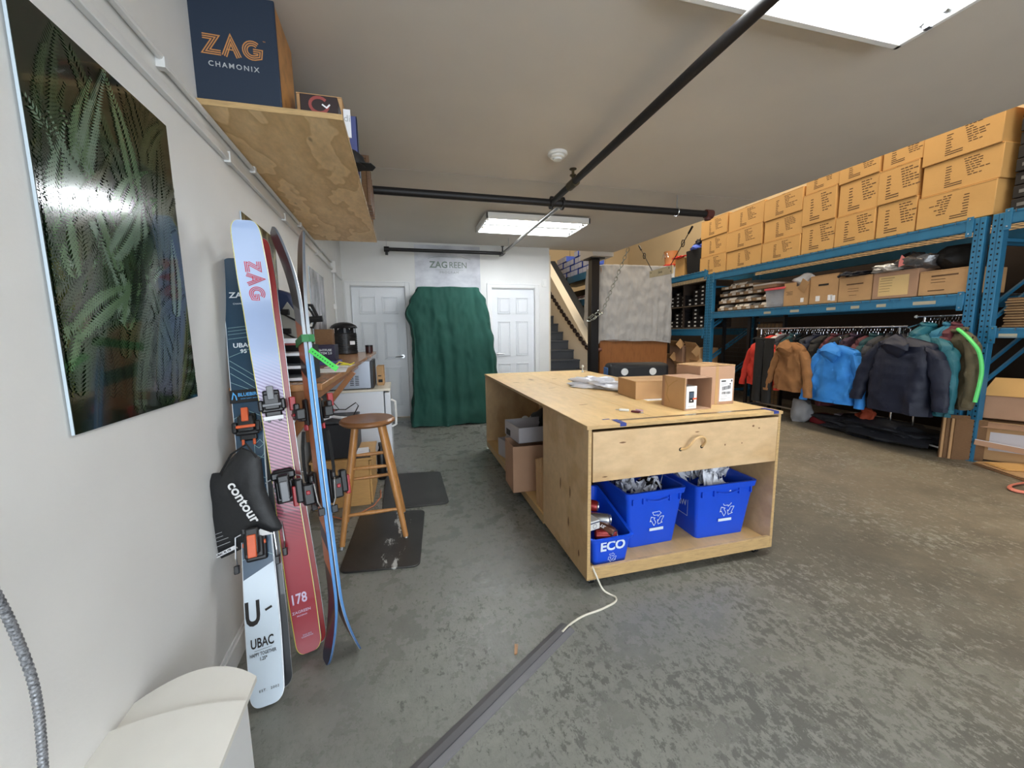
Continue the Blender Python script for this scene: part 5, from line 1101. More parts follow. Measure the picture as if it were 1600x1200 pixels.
# ---------------- tan cartons on top
TIN = mat('carton_ink', (88, 62, 40), .8)
def carton_print(seed, mirror):
    R = random.Random(seed); b = MB(); f = -1 if mirror else 1
    for i in range(7): b.box(-.001, 0, *sorted((f*.10, f*(.10-R.uniform(.03, .045)))), .20-.022*i, .207-.022*i)
    for i in range(8):
        y = f*-.02 - f*.005*i; 
        for k in range(R.randint(2, 4)): L = R.uniform(.015, .04); b.box(-.001, 0, *sorted((y, y-f*L)), .225-.02*i, .232-.02*i); y -= f*(L+.008)
    for i in range(2): b.box(-.001, 0, *sorted((f*.10, f*-.02)), .05-.018*i, .057-.018*i)
    return b
def tan(label, s0, s1, z0, z1, seed, d=.035, dep=.55, mirror=False, rot=0, pr=True, group='tan cartons stacked on the upper rack beam'):
    t = RKO('shipping_carton', label, 'box', d, (s0+s1)/2, z0, rot, group); w = (s1-s0)/2-.004; h = z1-z0-.003
    obj('body', MB().box(0, dep, -w, w, 0, h), CARDY, t, bev=.005)
    obj('flap_line', MB().box(-.0015, 0, -w+.003, w-.003, h-.008, h-.005).box(-.0008, 0, -w+.004, w-.004, .003, .005), mat('carton_crease', (164, 122, 70), .8), t)
    if pr:
        b = carton_print(seed, mirror); sc = (h-.06)/.22; b.v = [(x, y*min(1.2, w*2/.34)*.95, .03+(z-.02)*sc) for x, y, z in b.v]; obj('printed_text', b, TIN, t)
    obj('top_tape', MB().box(0, dep, -.025, .025, h, h+.001), TAPE, t)
ZB = 2.342
rows = ['bottom', 'middle', 'top']; nth = ['first', 'second', 'third', 'fourth', 'fifth', 'sixth', 'seventh']
cols = [(3.43, 4.12, (.335, .335, .335)), (2.66, 3.42, (.31, .33, .33)), (1.985, 2.645, (.30, .32, .32)), (1.50, 1.975, (.385, .41, .3)), (1.02, 1.495, (.37, .395, .3)), (.615, 1.01, (.375, .375, .3)), (-.01, .605, (.325, .312, .31))]
for ci, (s0, s1, hs) in enumerate(cols):
    z = ZB + (.05 if ci < 3 else 0)*0
    for ri, h in enumerate(hs):
        jit = [.0, .012, -.006][ri]*(1 if ci % 2 else -1)
        tan('tan printed shipping carton, %s row, %s column counted from the right end' % (rows[ri], nth[6-ci]), s0+jit, s1+jit, z, z+h, ci*10+ri, mirror=(ci == 6 and ri == 0), d=.035+.01*((ci+ri) % 2), pr=not (ri == 2 and ci in (3, 4, 5)) or True); z += h
# black crates at the far right top
for i in range(8):
    t = RKO('black_case', '%s black case in the stack on top of the last bay' % (nth+['eighth'])[i] + ' counted from the beam', 'case', .10+.006*(i % 3), -.30, ZB+.115*i, .0, 'black cases stacked on the last bay')
    obj('body', MB().box(0, .6, -.24, .22, .002, .108), mat('black_case_card', (38, 34, 32), .6), t, bev=.004); b = MB().box(-.001, 0, -.14, .1, .05, .056).box(-.001, 0, -.2, -.03, .03, .035); obj('grey_line_print', b, mat('grey_case_print', (120, 118, 114)), t); obj('tag', MB().box(-.0015, 0, .12, .18, .04, .07), mat('grey_case_print', (120, 118, 114)), t)
t = RKO('shipping_carton', 'orange brown carton lying on top of the black case stack', 'box', .08, -.30, ZB+.925); obj('body', MB().box(0, .6, -.24, .22, 0, .3), mat('orange_cardboard', (176, 122, 62), .8), t, bev=.004); obj('top_tape', MB().box(0, .6, -.03, .03, .3, .301), TAPE, t)
# ---------------- second level of the clothing bay
Z2 = 1.642
TRW = mat('tray_white_wrap', (214, 206, 194), .5); TRB = mat('tray_card', (150, 122, 92), .8)
k = 0
for r, zr, slots in ((0, 0, 6), (1, .125, 6), (2, .25, 5), (3, .372, 4)):
    s = 3.60
    for i in range(slots):
        wd = (.175, .205, .2, .19, .17, .2)[(i+r) % 6]; s -= wd
        t = RKO('goggle_tray', 'open cardboard tray in the %s row of the tray stack, %s from the rack post' % (('lowest', 'second', 'third', 'highest')[r], nth[i]), 'tray', .06+.02*r, s+wd/2, Z2+zr+.006, 0, 'cardboard trays stacked on the second rack level')
        b = MB().box(0, .5, -wd/2+.004, -wd/2+.008, 0, .055).box(0, .5, wd/2-.008, wd/2-.004, 0, .055).box(0, .004, -wd/2+.004, wd/2-.004, 0, .048).box(0, .5, -wd/2+.004, wd/2-.004, 0, .004); obj('tray', b, TRB, t)
        obj('label', MB().box(-.001, 0, -wd/2+.01, 0, .008, .04), TRW, t)
        kind = (i*3+r) % 5
        if kind != 3: obj('wrapped_item', MB().prism([(.006, .04), (.035, .088), (.12, .108), (.40, .108), (.40, .02), (.012, .02)], (0, wd*.42*(1 if i % 2 else .9), 0), (1, 0, 0), (0, 0, 1), wd*(.84 if i % 3 else .6)), TRW if kind in (0, 1, 4) else mat('dark_wrapped_item', (86, 84, 80), .4), t, bev=.006)
        if kind == 1: obj('roundel', MB().tube([(.02, .02*math.cos(a), .06+.02*math.sin(a)) for a in [j*PI/5 for j in range(11)]], .005, 5), BLACK, t)
    k += 1
t = RKO('lid_board', 'flat white lidded tray on top of the tray stack', 'tray', .08, 2.62, Z2+.31); obj('tray', MB().box(0, .45, -.24, .2, 0, .05), TRB, t, bev=.002); obj('lid', MB().box(-.004, .455, -.245, .205, .05, .075), TRW, t, bev=.002)
CLP = mat('clear_plastic', (196, 198, 204), .25, alpha=.55); PKL = mat('pink_red_lid', (218, 84, 92), .4)
t = RKO('plastic_tote', 'clear plastic tub with pink red lid on the second rack level', 'tub', .06, 2.355, Z2)
b = MB(); ring = lambda z, k: [(-.0+(.0-k), -.155-k, z), (.34+k, -.155-k, z), (.34+k, .155+k, z), (-k, .155+k, z)]
b.rings([ring(0.004, 0), ring(.27, .02)], cap1=False); obj('tub', b, CLP, t); obj('lid', MB().box(-.03, .37, -.185, .185, .272, .29).box(-.034, -.03, -.185, .185, .258, .29), PKL, t, bev=.004)
for i in range(5): obj('packed_item', lump(.05, .055, .06, i, .3, 2), CP if i % 2 else CPG, t).location = (.06+.03*(i % 2), -.11+.055*i, .03+.05*(i % 3))
t = RKO('open_carton', 'open torn brown carton holding a white bag on the second rack level', 'box', .04, 1.995, Z2)
b = MB().box(0, .004, -.195, .0, 0, .27).box(0, .004, .0, .195, 0, .33).box(0, .36, -.195, -.191, 0, .33).box(0, .36, .191, .195, 0, .28).box(0, .36, -.195, .195, 0, .004); obj('body', b, CARD, t); obj('open_flap', MB().bar((-.02, -.1, .2), (-.05, -.19, .33), .12, .004, (1, 0, 0)), CARD, t); obj('sticker', MB().box(-.001, 0, -.13, -.08, .04, .1), WPAPER, t); obj('fine_print', MB().box(-.001, 0, .05, .16, .2, .205).box(-.001, 0, .05, .14, .18, .185).box(-.001, 0, .05, .15, .16, .165), INK, t)
t = RKO('plastic_bag', 'shiny white plastic bag bulging from the torn carton', 'bag', .19, 1.97, Z2+.24); obj('film', lump(.13, .155, .105, 21, .3, 3), mat('white_shiny_film', (222, 222, 222), .2, bump=.3, bs=20, coat=.6), t, smooth=True)
def kraft(label, s0, s1, h, z=Z2, d=.04, dep=.5, extra=None, m=CARD):
    t = RKO('carton', label, 'box', d, (s0+s1)/2, z); w = (s1-s0)/2-.004; obj('body', MB().box(0, dep, -w, w, 0, h), m, t, bev=.004); obj('crease', MB().box(-.001, 0, -w+.004, w-.004, h-.012, h-.009), CARDD, t); return t, w
t, w = kraft('large brown carton with a hand slot and white stickers on the second rack level', 1.39, 1.785, .375); b = MB(); b.box(-.002, 0, -.07, .07, .235, .258); obj('hand_slot', b, BLACKM, t)
for y, z in ((.07, .06), (-.1, .06), (-.14, .05)): obj('sticker', MB().box(-.0012, 0, y-.03, y+.03, z-.025, z+.045), WPAPER, t)
t, w = kraft('brown carton with faded print left of the labelled carton, second rack level', .985, 1.385, .30); obj('printed_text', MB().box(-.001, 0, -.1, .1, .2, .215).box(-.001, 0, -.05, .08, .15, .155).box(-.001, 0, -.05, .08, .12, .125).box(-.001, 0, -.03, .06, .07, .075), TIN, t)
t, w = kraft('middle brown carton with a big yellow paper label on the second rack level', .525, .98, .30, m=CARDP); lb = obj('paper_label', MB().box(-.0015, 0, -.14, .16, .03, .25), mat('yellowed_label', (222, 190, 132), .7), t); obj('label_print', MB().box(-.002, -.0015, .0, .14, .225, .23).box(-.002, -.0015, .02, .15, .2, .204).box(-.002, -.0015, .02, .15, .17, .174).box(-.002, -.0015, .02, .15, .14, .144).box(-.002, -.0015, .04, .15, .11, .114).box(-.002, -.0015, .04, .15, .08, .084), TIN, lb)
t, w = kraft('wide brown carton next to the right upright on the second rack level', .105, .52, .25); obj('printed_text', MB().box(-.001, 0, -.12, .1, .185, .2).box(-.001, 0, -.02, .1, .155, .16).box(-.001, 0, -.02, .1, .125, .13).box(-.001, 0, -.02, .12, .04, .05), TIN, t)
t = RKO('glove', 'black gloves lying on the faded print carton', 'gloves', .12, 1.19, Z2+.301); b = lump(.12, .15, .032, 31, .35, 3, 5); obj('body', b, mat('black_glove', (34, 36, 44), .5), t, smooth=True); obj('fingers', MB().tube([(-.06, .1, .03), (-.1, .16, .04), (-.09, .2, .02)], .018, 8).tube([(-.04, .07, .05), (-.10, .1, .06), (-.12, .14, .03)], .017, 8), mat('black_glove', (34, 36, 44)), t, smooth=True)
t = RKO('plastic_bag', 'grey silver poly bag on the labelled carton, pink paper beside it', 'bag', .10, .84, Z2+.301); obj('film', lump(.12, .17, .05, 14, .35, 3, 4), mat('silver_film', (170, 168, 164), .25, .3, bump=.5, bs=30), t, smooth=True); obj('pink_paper', MB().prism([(0, 0), (.06, .02), (.05, .1), (.02, .13), (0, .06)], (-.1, -.14, .03), (0, -1, 0), (0, 0, 1), .003), mat('pink_paper', (206, 120, 116), .7), t)
t = RKO('plastic_bag', 'glossy dark bag with white highlights beside the silver bag', 'bag', .12, .60, Z2+.29); obj('film', lump(.14, .16, .09, 17, .3, 3, 4), mat('dark_glossy_film', (90, 88, 88), .2, .2, bump=.6, bs=25, coat=.8), t, smooth=True)
t = RKO('furry_hat', 'black furry bundle behind the bags on the second rack level', 'hat', .30, .78, Z2+.30); obj('fur', lump(.12, .12, .11, 19, .5, 3, 9), BLACKM, t, smooth=True)
t = RKO('black_bag', 'large black bag in the shadow beside the right upright', 'bag', .30, .33, Z2+.255); obj('pouch', lump(.2, .2, .13, 23, .2), BLACKM, t, smooth=True)
# flattened cartons in the last bay, at the right edge
for i in range(11):
    t = RKO('flattened_carton', '%s flattened brown carton of the stack on the lower beam of the last bay' % (nth+['eighth', 'ninth', 'tenth', 'topmost'])[i], 'carton', .13+.012*((i*5) % 3), -.32, 1.303+.0245*i, .01*((i*7) % 3-1), 'flattened cartons in the last bay'); obj('layer', MB().box(0, .7, -.24, .2, .0, .010), CARD, t); obj('layer', MB().box(.004, .7, -.235, .196, .0115, .021), CARDD, t)
# ---------------- items on the far end of the top level
t = RKO('black_tote', 'tall black bag with blue lining beside the leftmost tan cartons', 'bag', .05, 4.33, 2.43); obj('pouch', MB().rings([[(0, -.19, 0), (.3, -.19, 0), (.3, .19, 0), (0, .19, 0)], [(-.02, -.215, .46), (.32, -.215, .46), (.32, .225, .46), (-.02, .225, .46)]]), BLACKM, t, bev=.01); obj('lining', lump(.16, .2, .07, 5, .35), mat('bright_violet_blue_nylon', (88, 116, 220), .5), t, smooth=True).location = (.13, 0, .43); obj('black_jacket', lump(.12, .15, .07, 8, .5, 3, 6), BLACKM, t, smooth=True).location = (.14, -.05, .53)
t = RKO('carton', 'tan carton between the black bag and the orange bucket on the top level', 'box', .05, 4.78, 2.43); obj('body', MB().box(0, .4, -.15, .15, 0, .36), CARDY, t, bev=.004); obj('top_tape', MB().box(0, .4, -.02, .02, .36, .361), TAPE, t)
t = RKO('red_chain', 'red plastic links lying on the tan carton beside the black bag', 'chain', .03, 4.78, 2.795); obj('links', lump(.05, .19, .024, 12, .6, 3, 9), mat('red_plastic', (206, 52, 44), .4), t, smooth=True)
t = RKO('white_tub', 'white plastic tub with red lid under the orange bucket', 'tub', .15, 5.25, 2.43); obj('tub', MB().lathe([(.11, 0), (.13, .28)], 24), WHITE, t, smooth=True); obj('lid', MB().lathe([(.16, .28), (.16, .31), (.0, .312)], 24), mat('red_plastic', (206, 52, 44), .4), t)
t = RKO('orange_bucket', 'orange bucket standing on the red lidded tub on the top level', 'bucket', .15, 5.25, 2.743); obj('pail', MB().lathe([(.12, 0), (.15, .27), (.155, .28), (.14, .28)], 28), mat('dull_orange', (212, 146, 92), .5), t, smooth=True); obj('handle', MB().tube([(-.14, .02*i, .24-.1*math.cos(i/6*PI)**2) for i in range(-6, 7)], .005, 5), STEEL, t)
t = RKO('white_cup', 'small white jug standing on the end of the upper beam by the sign', 'jug', .06, 5.0, 2.43); obj('body', MB().lathe([(.05, 0), (.055, .12), (.08, .19), (.085, .2)], 18), WHITE, t, smooth=True); obj('lid', MB().lathe([(.088, .2), (.088, .21), (0, .212)], 18), WHITE, t)
# ---------------- pigeon hole bay behind the grey sheet
PGW = mat('dark_stained_board', (58, 46, 38), .7); SB = mat('black_shoebox', (24, 22, 24), .5)
t = RKO('pigeonhole_shelf', 'dark pigeonhole shelving with black boxes in the bay behind the grey sheet', 'shelf', .12, 3.90, 1.345)
obj('divider', MB().box(0, .5, 0, .02, 0, .9), PGW, t); obj('divider', MB().box(0, .5, .80, .82, 0, .9), PGW, t); obj('divider', MB().box(0, .5, 1.60, 1.62, 0, .9), PGW, t)
for z in (0, .44, .90): obj('shelf_board', MB().box(0, .5, 0, 1.62, z, z+.015), mat('pigeonhole_board', (120, 104, 88), .7), t)
obj('rear_board', MB().box(.48, .5, 0, 1.62, 0, .9), PGW, t)
n_ = 0; proto = None
for col in range(8):
    for lev in range(2):
        for r in range(5):
            full = (4, 3, 5, 2, 5, 4, 2, 3)[(col+lev*3) % 8]
            if r >= full: continue
            s_, z_ = 3.97+col*.19+(.03 if col > 3 else 0), 1.362+lev*.44+r*.078
            if proto is None:
                proto = RKO('shoe_box', 'black box, lower pigeonholes, first stack from the upright, first from its board', 'box', .16, s_, z_, 0, 'black boxes in the pigeonhole shelf')
                obj('body', MB().box(0, .3, -.09, .09, 0, .074), SB, proto); obj('end_label', MB().box(-.001, 0, -.03, .03, .02, .05), mat('white_label', (226, 226, 222)), proto)
            else: dup(proto, rk(.16, s_, z_), label='black box, %s pigeonholes, %s stack from the upright, %s from its board' % (('lower', 'upper')[lev], (nth+['eighth'])[col], nth[r]))
for i, (s0, z0, w_, h_) in enumerate(((4.05, 0, .4, .62), (4.5, .0, .5, .55), (5.0, 0, .5, .7), (4.2, .62, .45, .34), (4.75, .56, .45, .42))):
    t = RKO('carton', ('tall open brown carton', 'second open brown carton', 'third brown carton', 'upper tilted brown carton', 'upper far brown carton')[i]+' under the pigeonhole shelf behind the table', 'box', .02, s0, z0, .06*(i % 3-1)); obj('body', MB().box(0, .4, -w_/2, w_/2, 0, h_), CARD if i % 2 else CARDP, t, bev=.004); obj('open_flap', MB().bar((0, -w_/2, h_), (-.10, -w_/2+.02, h_-.12 if i % 2 else h_+.1), .004, .16, (1, 0, 0)).prism([(-w_/2, 0), (w_/2, 0), (w_/2-.04, .14), (-w_/2+.05, .12)], (-.0, 0, h_), (0, 1, 0), (-.5, 0, .85), .004), CARD, t)
# ---------------- black grid panels in the clothing bay
t = RKO('grid_panel', 'black wire grid panel standing in the left part of the clothing bay', 'grid', .22, 3.02)
b = MB().box(0, .03, -.03, .03, 0, 1.60).box(0, .03, .56, .62, 0, 1.60); obj('post', b, BLACK, t)
b = MB()
for i in range(19): b.tube([(.01, -.03, .15+i*.076), (.01, .6, .15+i*.076)], .004, 4)
for i in range(6): b.tube([(.015, i*.1+.03, .1), (.015, i*.1+.03, 1.55)], .002, 4)
obj('rung', b, mat('black_wire', (46, 46, 48), .4, .4), t, kind='stuff')
t = RKO('grid_panel', 'black wire grid panel with brown board behind the red jacket', 'grid', .30, 2.42)
b = MB()
for i in range(8): b.tube([(.0, i*.075, .05), (.0, i*.075, 1.42)], .003, 4)
for i in range(18): b.tube([(.0, 0, .1+i*.076), (.0, .53, .1+i*.076)], .003, 4)
obj('wire', b, mat('black_wire', (46, 46, 48)), t, kind='stuff'); obj('board', MB().box(.03, .04, 0, .53, .05, 1.40), mat('brown_board', (116, 92, 62), .8), t); b = MB().box(-.01, .05, -.03, .0, 0, 1.6).box(-.01, .05, .53, .56, 0, 1.6); obj('post', b, BLACK, t)
obj('top_rail', MB().box(-.005, .02, 0, .53, 1.43, 1.50), BLACK, t)
# ================================================================== CLOTHES
def cloth(name, rgb, rough=.75, **k): return mat(name, rgb, rough, var=.12, vs=9, bump=.18, bs=40, **k)
def garment(label, d, s, z, rz, w, L, m, thick=.07, hood=True, sleeve=.55, flare=1.05, sm=None, seed=1, name='jacket', cat='jacket', spread=.10, hoodm=None, side='back', arm=.062, twist=0):
    """garment on a hanger: local x = its width, y = its thickness (-y faces out), z down from the neck"""
    t = thing(name, label, cat, tuple(rk(d, s, z)), RKZ+rz)
    N = 44; rs = []; LV = 26
    for i in range(LV+1):
        k = i/LV; zz = -k*L
        sh = min(1, k*L/.085)
        hw_ = .065+(w/2-.065)*math.sin(sh*PI/2)
        if k*L > .085: q = (k*L-.085)/(L-.085); hw_ = w/2*(1-.05*math.sin(PI*q)+(flare-1)*q)
        hd = (.03+.5*thick*min(1, sh))*(1+.15*math.sin(k*5+seed))
        if k*L < .085: zz = -.0-(k*L)*1.0
        ring = []
        for j in range(N):
            a = 2*PI*j/N; c_, s_ = math.cos(a), math.sin(a)
            x = hw_*math.copysign(abs(c_)**.7, c_); y = hd*math.copysign(abs(s_)**.8, s_)
            f = .016*k*math.sin(a*5+seed+3*nz((x*4, zz*3, 0), 1, seed))+.034*nz((x*1.6, zz*.8, y*2), 6, seed)+.018*nz((x*2, zz*1.1, y), 15, seed)
            ring.append((x+c_*f*.3, y+math.copysign(1, s_)*f, zz+.012*nz((x, 0, 0), 6, seed)*k))
        rs.append(ring)
    fixn(obj('body', MB().rings(rs), m, t, smooth=True))
    for sx in (-1, 1):
        rs = []; n2 = 14; M2 = 16; P0 = Vector((sx*(w/2-.035), 0, -.10)); P1 = Vector((sx*(w/2+spread*.75), -.015, -.10-sleeve*.5)); P2 = Vector((sx*(w/2+spread), -.045, -.10-sleeve))
        for i in range(M2+1):
            k = i/M2; p = P0.lerp(P1, k*2) if k < .5 else P1.lerp(P2, (k-.5)*2); p = P0*(1-k)**2+P1*2*k*(1-k)+P2*k*k
            r = arm*(1.15-.38*k); 
            if i == 0: r *= .8
            ring = []
            for j in range(n2):
                a = 2*PI*j/n2; f = 1+.22*nz((math.cos(a)*.6, k*3, sx+math.sin(a)*.6), 2.5, seed+5)+.08*math.sin(k*26+seed+a)*(.3+k)
                ring.append((p.x+r*f*math.cos(a), p.y+r*f*.75*math.sin(a), p.z+.5*r*math.cos(a)*(-sx if k < .15 else 0)))
            rs.append(ring)
        sl = fixn(obj('sleeve', MB().rings(rs), sm or m, t, smooth=True))
        e = rs[-1]; c_ = sum((Vector(q) for q in e), Vector())/len(e)
        r1 = [tuple(c_+(Vector(q)-c_)*1.06+Vector((0, 0, .028))) for q in e]; r2 = [tuple(c_+(Vector(q)-c_)*1.05-Vector((0, 0, .006))) for q in e]; obj('cuff', MB().rings([r1, r2], cap0=False, cap1=False), sm or m, sl, smooth=True)
    if hood:
        b = MB(); rs = []
        for i in range(12):
            k = i/11; a = PI*k
            ring = []
            for j in range(20):
                u = 2*PI*j/20; rx = (.035+.105*math.sin(a)**.8); 
                x = rx*math.cos(u); y = -.04-thick*.4-.045*math.sin(a)+.035*math.sin(u)*math.sin(a); zz = .03-.23*k+.012*math.sin(u*2)
                f = .010*nz((x*2, zz*2, y), 9, seed+9)+.006*math.sin(k*17+2*math.cos(u)); ring.append((x, y-f, zz+f-.05*(abs(x)/.14)**2*(-1 if k > .5 else 1)))
            rs.append(ring)
        fixn(obj('hood', MB().rings(rs), hoodm or m, t, smooth=True))
    else: obj('collar', MB().tube([(.075*math.cos(a), .035*math.sin(a), .008+.012*math.sin(a)) for a in [i*PI/8 for i in range(17)]], .018, 8), hoodm or m, t, smooth=True)
    hg = obj('hem', MB().rings([[(x*1.004, y*1.04, z) for x, y, z in rr_] for rr_ in ([(q[0], q[1], -L+.03) for q in _last(t)], [(q[0], q[1], -L-.004) for q in _last(t)])], cap0=False, cap1=False), m, t, smooth=True)
    return t
def _last(t):
    me = [c for c in t.children if c.name.startswith('body')][0].data; return [tuple(v.co) for v in me.vertices[-44:]]
HGM = CHROME
def hanger_mb():
    b = MB(); b.tube([(0, 0, .0), (0, 0, .035), (.018, 0, .05), (.02, 0, .072), (.0, 0, .09), (-.018, 0, .078)], .0022, 5)
    return b
H_bar = MB().tube([(-.19, 0, -.075), (0, 0, .0), (.19, 0, -.075)], .004, 5)
BKh = mat('black_hanger', (28, 28, 30), .4)
hproto = None
def hanger(d, s, z, rz, label, group, barm=None):
    t = thing('hanger', label, 'hanger', tuple(rk(d, s, z)), RKZ+rz, group); return t
hk_me = obj('hook', hanger_mb(), CHROME); hb_me = obj('arm', H_bar, BKh); hk_d, hb_d = hk_me.data, hb_me.data
bpy.data.objects.remove(hk_me); bpy.data.objects.remove(hb_me)
def put_hanger(d, s, z, rz, label, group):
    t = hanger(d, s, z, rz, label, group)
    for nm, dt in (('hook', hk_d), ('arm', hb_d)): o = bpy.data.objects.new(nm, dt); C.objects.link(o); o.parent = t
def rail(label, d, s0, s1, z, group_legs=True):
    t = RKO('clothes_rail', label, 'clothes rail', d, s0); L = s1-s0
    obj('rail', MB().cyl((0, 0, z), (0, L, z), .014, n=12), CHROME, t, smooth=True); obj('end_ball', MB().lathe([(.0, -.02), (.018, -.01), (.02, 0), (.018, .01), (0, .02)], 14, c=(0, L, z)), WHITE, t, smooth=True)
    for y in (.08, L-.08):
        obj('leg', MB().cyl((0, y, .11), (0, y, z), .013, n=10), CHROME, t, smooth=True)
        f = obj('foot_bar', MB().bar((-.26, y, .10), (.26, y, .10), .025, .025), DGREY, t)
        obj('caster', MB().cyl((-.24, y-.012, .03), (-.24, y+.012, .03), .03, n=14).cyl((.24, y-.012, .03), (.24, y+.012, .03), .03, n=14).box(-.25, -.23, y-.008, y+.008, .03, .1).box(.23, .25, y-.008, y+.008, .03, .1), BLACK, f)
    obj('base_bar', MB().bar((0, .08, .12), (0, L-.08, .12), .025, .02), STEEL, t); return t
rail('long chrome clothes rail filled with hangers inside the clothing bay', .12, .62, 2.72, 1.318)
rail('short higher chrome clothes rail beside the right upright', .22, -.02, .62, 1.425)
# jackets facing the aisle
FACE = -PI/2      # local -y turned to look out of the rack (towards -x)
def gface(label, d, s, ztop, w, L, m, rot=0, **k): return garment(label, d, s, ztop, FACE+rot, w, L, m, **k)
BLUEF = cloth('bright_blue_fleece', (46, 132, 214)); NAVYF = cloth('dark_navy_shell', (14, 22, 46), .6); BRN = cloth('tan_brown_fleece', (150, 104, 62), .9); REDF = cloth('orange_red_shell', (214, 58, 44), .6)
BLKF = cloth('black_trouser_cloth', (30, 29, 28), .8); TEAL = cloth('teal_shell', (28, 98, 112), .6); MARO = cloth('maroon_cloth', (88, 34, 44), .7); OLIV = cloth('olive_brown_cloth', (92, 84, 62), .7); GRNP = mat('lime_piping', (96, 220, 120), .5)
GREYC = cloth('charcoal_cloth', (52, 52, 58)); WHC = cloth('off_white_cloth', (216, 212, 206)); PLUM = cloth('dark_plum_cloth', (58, 36, 54)); DTEAL = cloth('dark_teal_cloth', (24, 66, 72))
gface('bright blue hooded fleece hanging back outwards in the middle of the rail', -.26, 1.085, 1.105, .50, .70, BLUEF, seed=3, sleeve=.62, spread=.10, thick=.10)
gface('very dark navy hooded shell jacket hanging out over the pile of cloth', -.30, .36, 1.205, .58, .78, NAVYF, rot=-.06, seed=5, sleeve=.60, spread=.12, thick=.14, arm=.085)
gface('tan brown hooded fleece jacket hanging left of the blue one', -.27, 1.70, 1.125, .46, .66, BRN, rot=-.12, seed=8, sleeve=.60, spread=.14, thick=.10, arm=.07)
gface('orange red shell jacket behind the black trousers', -.13, 2.33, 1.13, .50, .68, REDF, rot=-.1, seed=12, sleeve=.60, spread=.12, hood=False)
def trousers(label, d, s, z, rot, w, L, m):
    t = thing('trousers', label, 'trousers', tuple(rk(d, s, z)), RKZ+FACE+rot)
    obj('waistband', MB().box(-w/2, w/2, -.02, .02, -.04, 0), m, t, bev=.008)
    for sx in (-1, 1):
        rs = []
        for i in range(16):
            k = i/15; zz = -.03-k*(L-.03); cx = sx*(w*.25+.012*k); hw_ = w*.26*(1-.12*k)
            rs.append([(cx+hw_*math.cos(a)*1.0, (.03+.02*k)*math.sin(a)+.012*nz((cx, zz, a), 5, 3), zz) for a in [2*PI*j/18 for j in range(18)]])
        fixn(obj('trouser_leg', MB().rings(rs), m, t, smooth=True))
    return t
trousers('black ski trousers hanging at the left end of the rail over the red jacket', -.26, 2.17, 1.18, -.05, .34, .96, BLKF)
# garments seen edge on along the long rail
EDGE_G = [(2.34, REDF, 'second orange red jacket on the rail right of the black trousers', .70, 1), (2.26, WHC, 'off white jacket shoulder showing beside the second red jacket', .62, 0), (2.19, PLUM, 'dark plum jacket between the white and the brown ones', .66, 1),
 (2.11, GREYC, 'charcoal jacket hanging just behind the tan brown fleece', .70, 1), (2.02, DTEAL, 'dark teal jacket behind the tan brown fleece', .66, 0), (1.74, GREYC, 'charcoal jacket between the brown and the blue fleece', .78, 1), (1.64, NAVYF, 'navy shirt between the brown and the blue fleece', .70, 0), (1.54, BLKF, 'black jacket hanging left behind the blue fleece', .74, 1),
 (1.42, MARO, 'long maroon garment reaching lower than the blue fleece', .92, 0), (1.30, BLKF, 'black garment in shadow behind the blue fleece', .84, 1), (1.16, PLUM, 'dark plum garment behind the blue fleece', .86, 0), (1.02, MARO, 'maroon jacket right behind the blue fleece', .80, 1),
 (.92, DTEAL, 'dark teal quilted jacket shoulder right of the blue fleece', .60, 0), (.86, GREYC, 'charcoal jacket between the quilted and the navy jackets', .78, 1), (.78, BLKF, 'black garment left behind the dark navy shell jacket', .84, 1), (.68, GREYC, 'dark hooded garment left of the navy jacket shoulder', .66, 1)]
for i, (s, m, lab, L, hd) in enumerate(EDGE_G):
    tt = garment(lab, .10+.01*(i % 3), s, 1.215, .12*((i*7) % 3-1)+PI*0, .44+.02*(i % 3), L, m, thick=.05, hood=bool(hd), seed=20+i, spread=.05, sleeve=.55)
    put_hanger(.12, s, 1.225, 0, ('hanger carrying the '+lab), 'hangers carrying garments on the long rail')
q = [c for c in bpy.data.objects if c.get('label') == 'dark teal quilted jacket shoulder right of the blue fleece'][0]
b = MB()
for k in range(7): z = -.12-.055*k; b.tube([(-.22+.02*math.sin(k), -.052, z), (0, -.062, z-.006), (.22, -.052, z)], .007, 5)
obj('quilt_band', b, mat('pale_teal_cloth', (70, 132, 134), .7), q, smooth=True)
gface('teal shell jacket just right of the dark navy jacket', -.16, .20, 1.20, .50, .76, TEAL, rot=-.45, seed=50, sleeve=.6, spread=.08, thick=.08)
olive = gface('olive brown jacket with lime piping by the right upright', -.10, .05, 1.27, .46, .74, OLIV, rot=-.55, seed=53, sleeve=.6, spread=.09, thick=.07, hood=False)
obj('lime_piping', MB().tube(smoothp([Vector(q) for q in ((.07, -.05, .015), (.17, -.055, -.03), (.27, -.05, -.10), (.345, -.03, -.20), (.385, -.02, -.38), (.405, -.05, -.64))], 5), .015, 8), GRNP, olive, smooth=True)
EG2 = [(.34, TEAL, 'second teal jacket behind the navy jacket shoulder', .70, 0), (.20, cloth('sea_blue_cloth', (40, 112, 140)), 'sea blue jacket behind the teal one near the right upright', .76, 0), (.13, MARO, 'maroon patterned shirt near the right upright', .70, 0)]
for i, (s, m, lab, L, hd) in enumerate(EG2):
    d_ = (.02, .10, .10, .0, .08)[i]
    tt = garment(lab, d_-.06, s, 1.325, .05*((i*5) % 3-1), .40, L, m, thick=.06, hood=bool(hd), seed=50+i, spread=.09, sleeve=.58)
    put_hanger(.20, s, 1.335, 0, ('hanger carrying the '+lab), 'hangers carrying garments on the short rail')
    if m is OLIV:
        b = MB().tube([(.07, -.05, .01), (.16, -.055, -.04), (.25, -.06, -.10), (.30, -.07, -.35), (.34, -.10, -.62)], .013, 6); obj('lime_piping', b, GRNP, tt, smooth=True)
R = random.Random(77)
n_h = 0
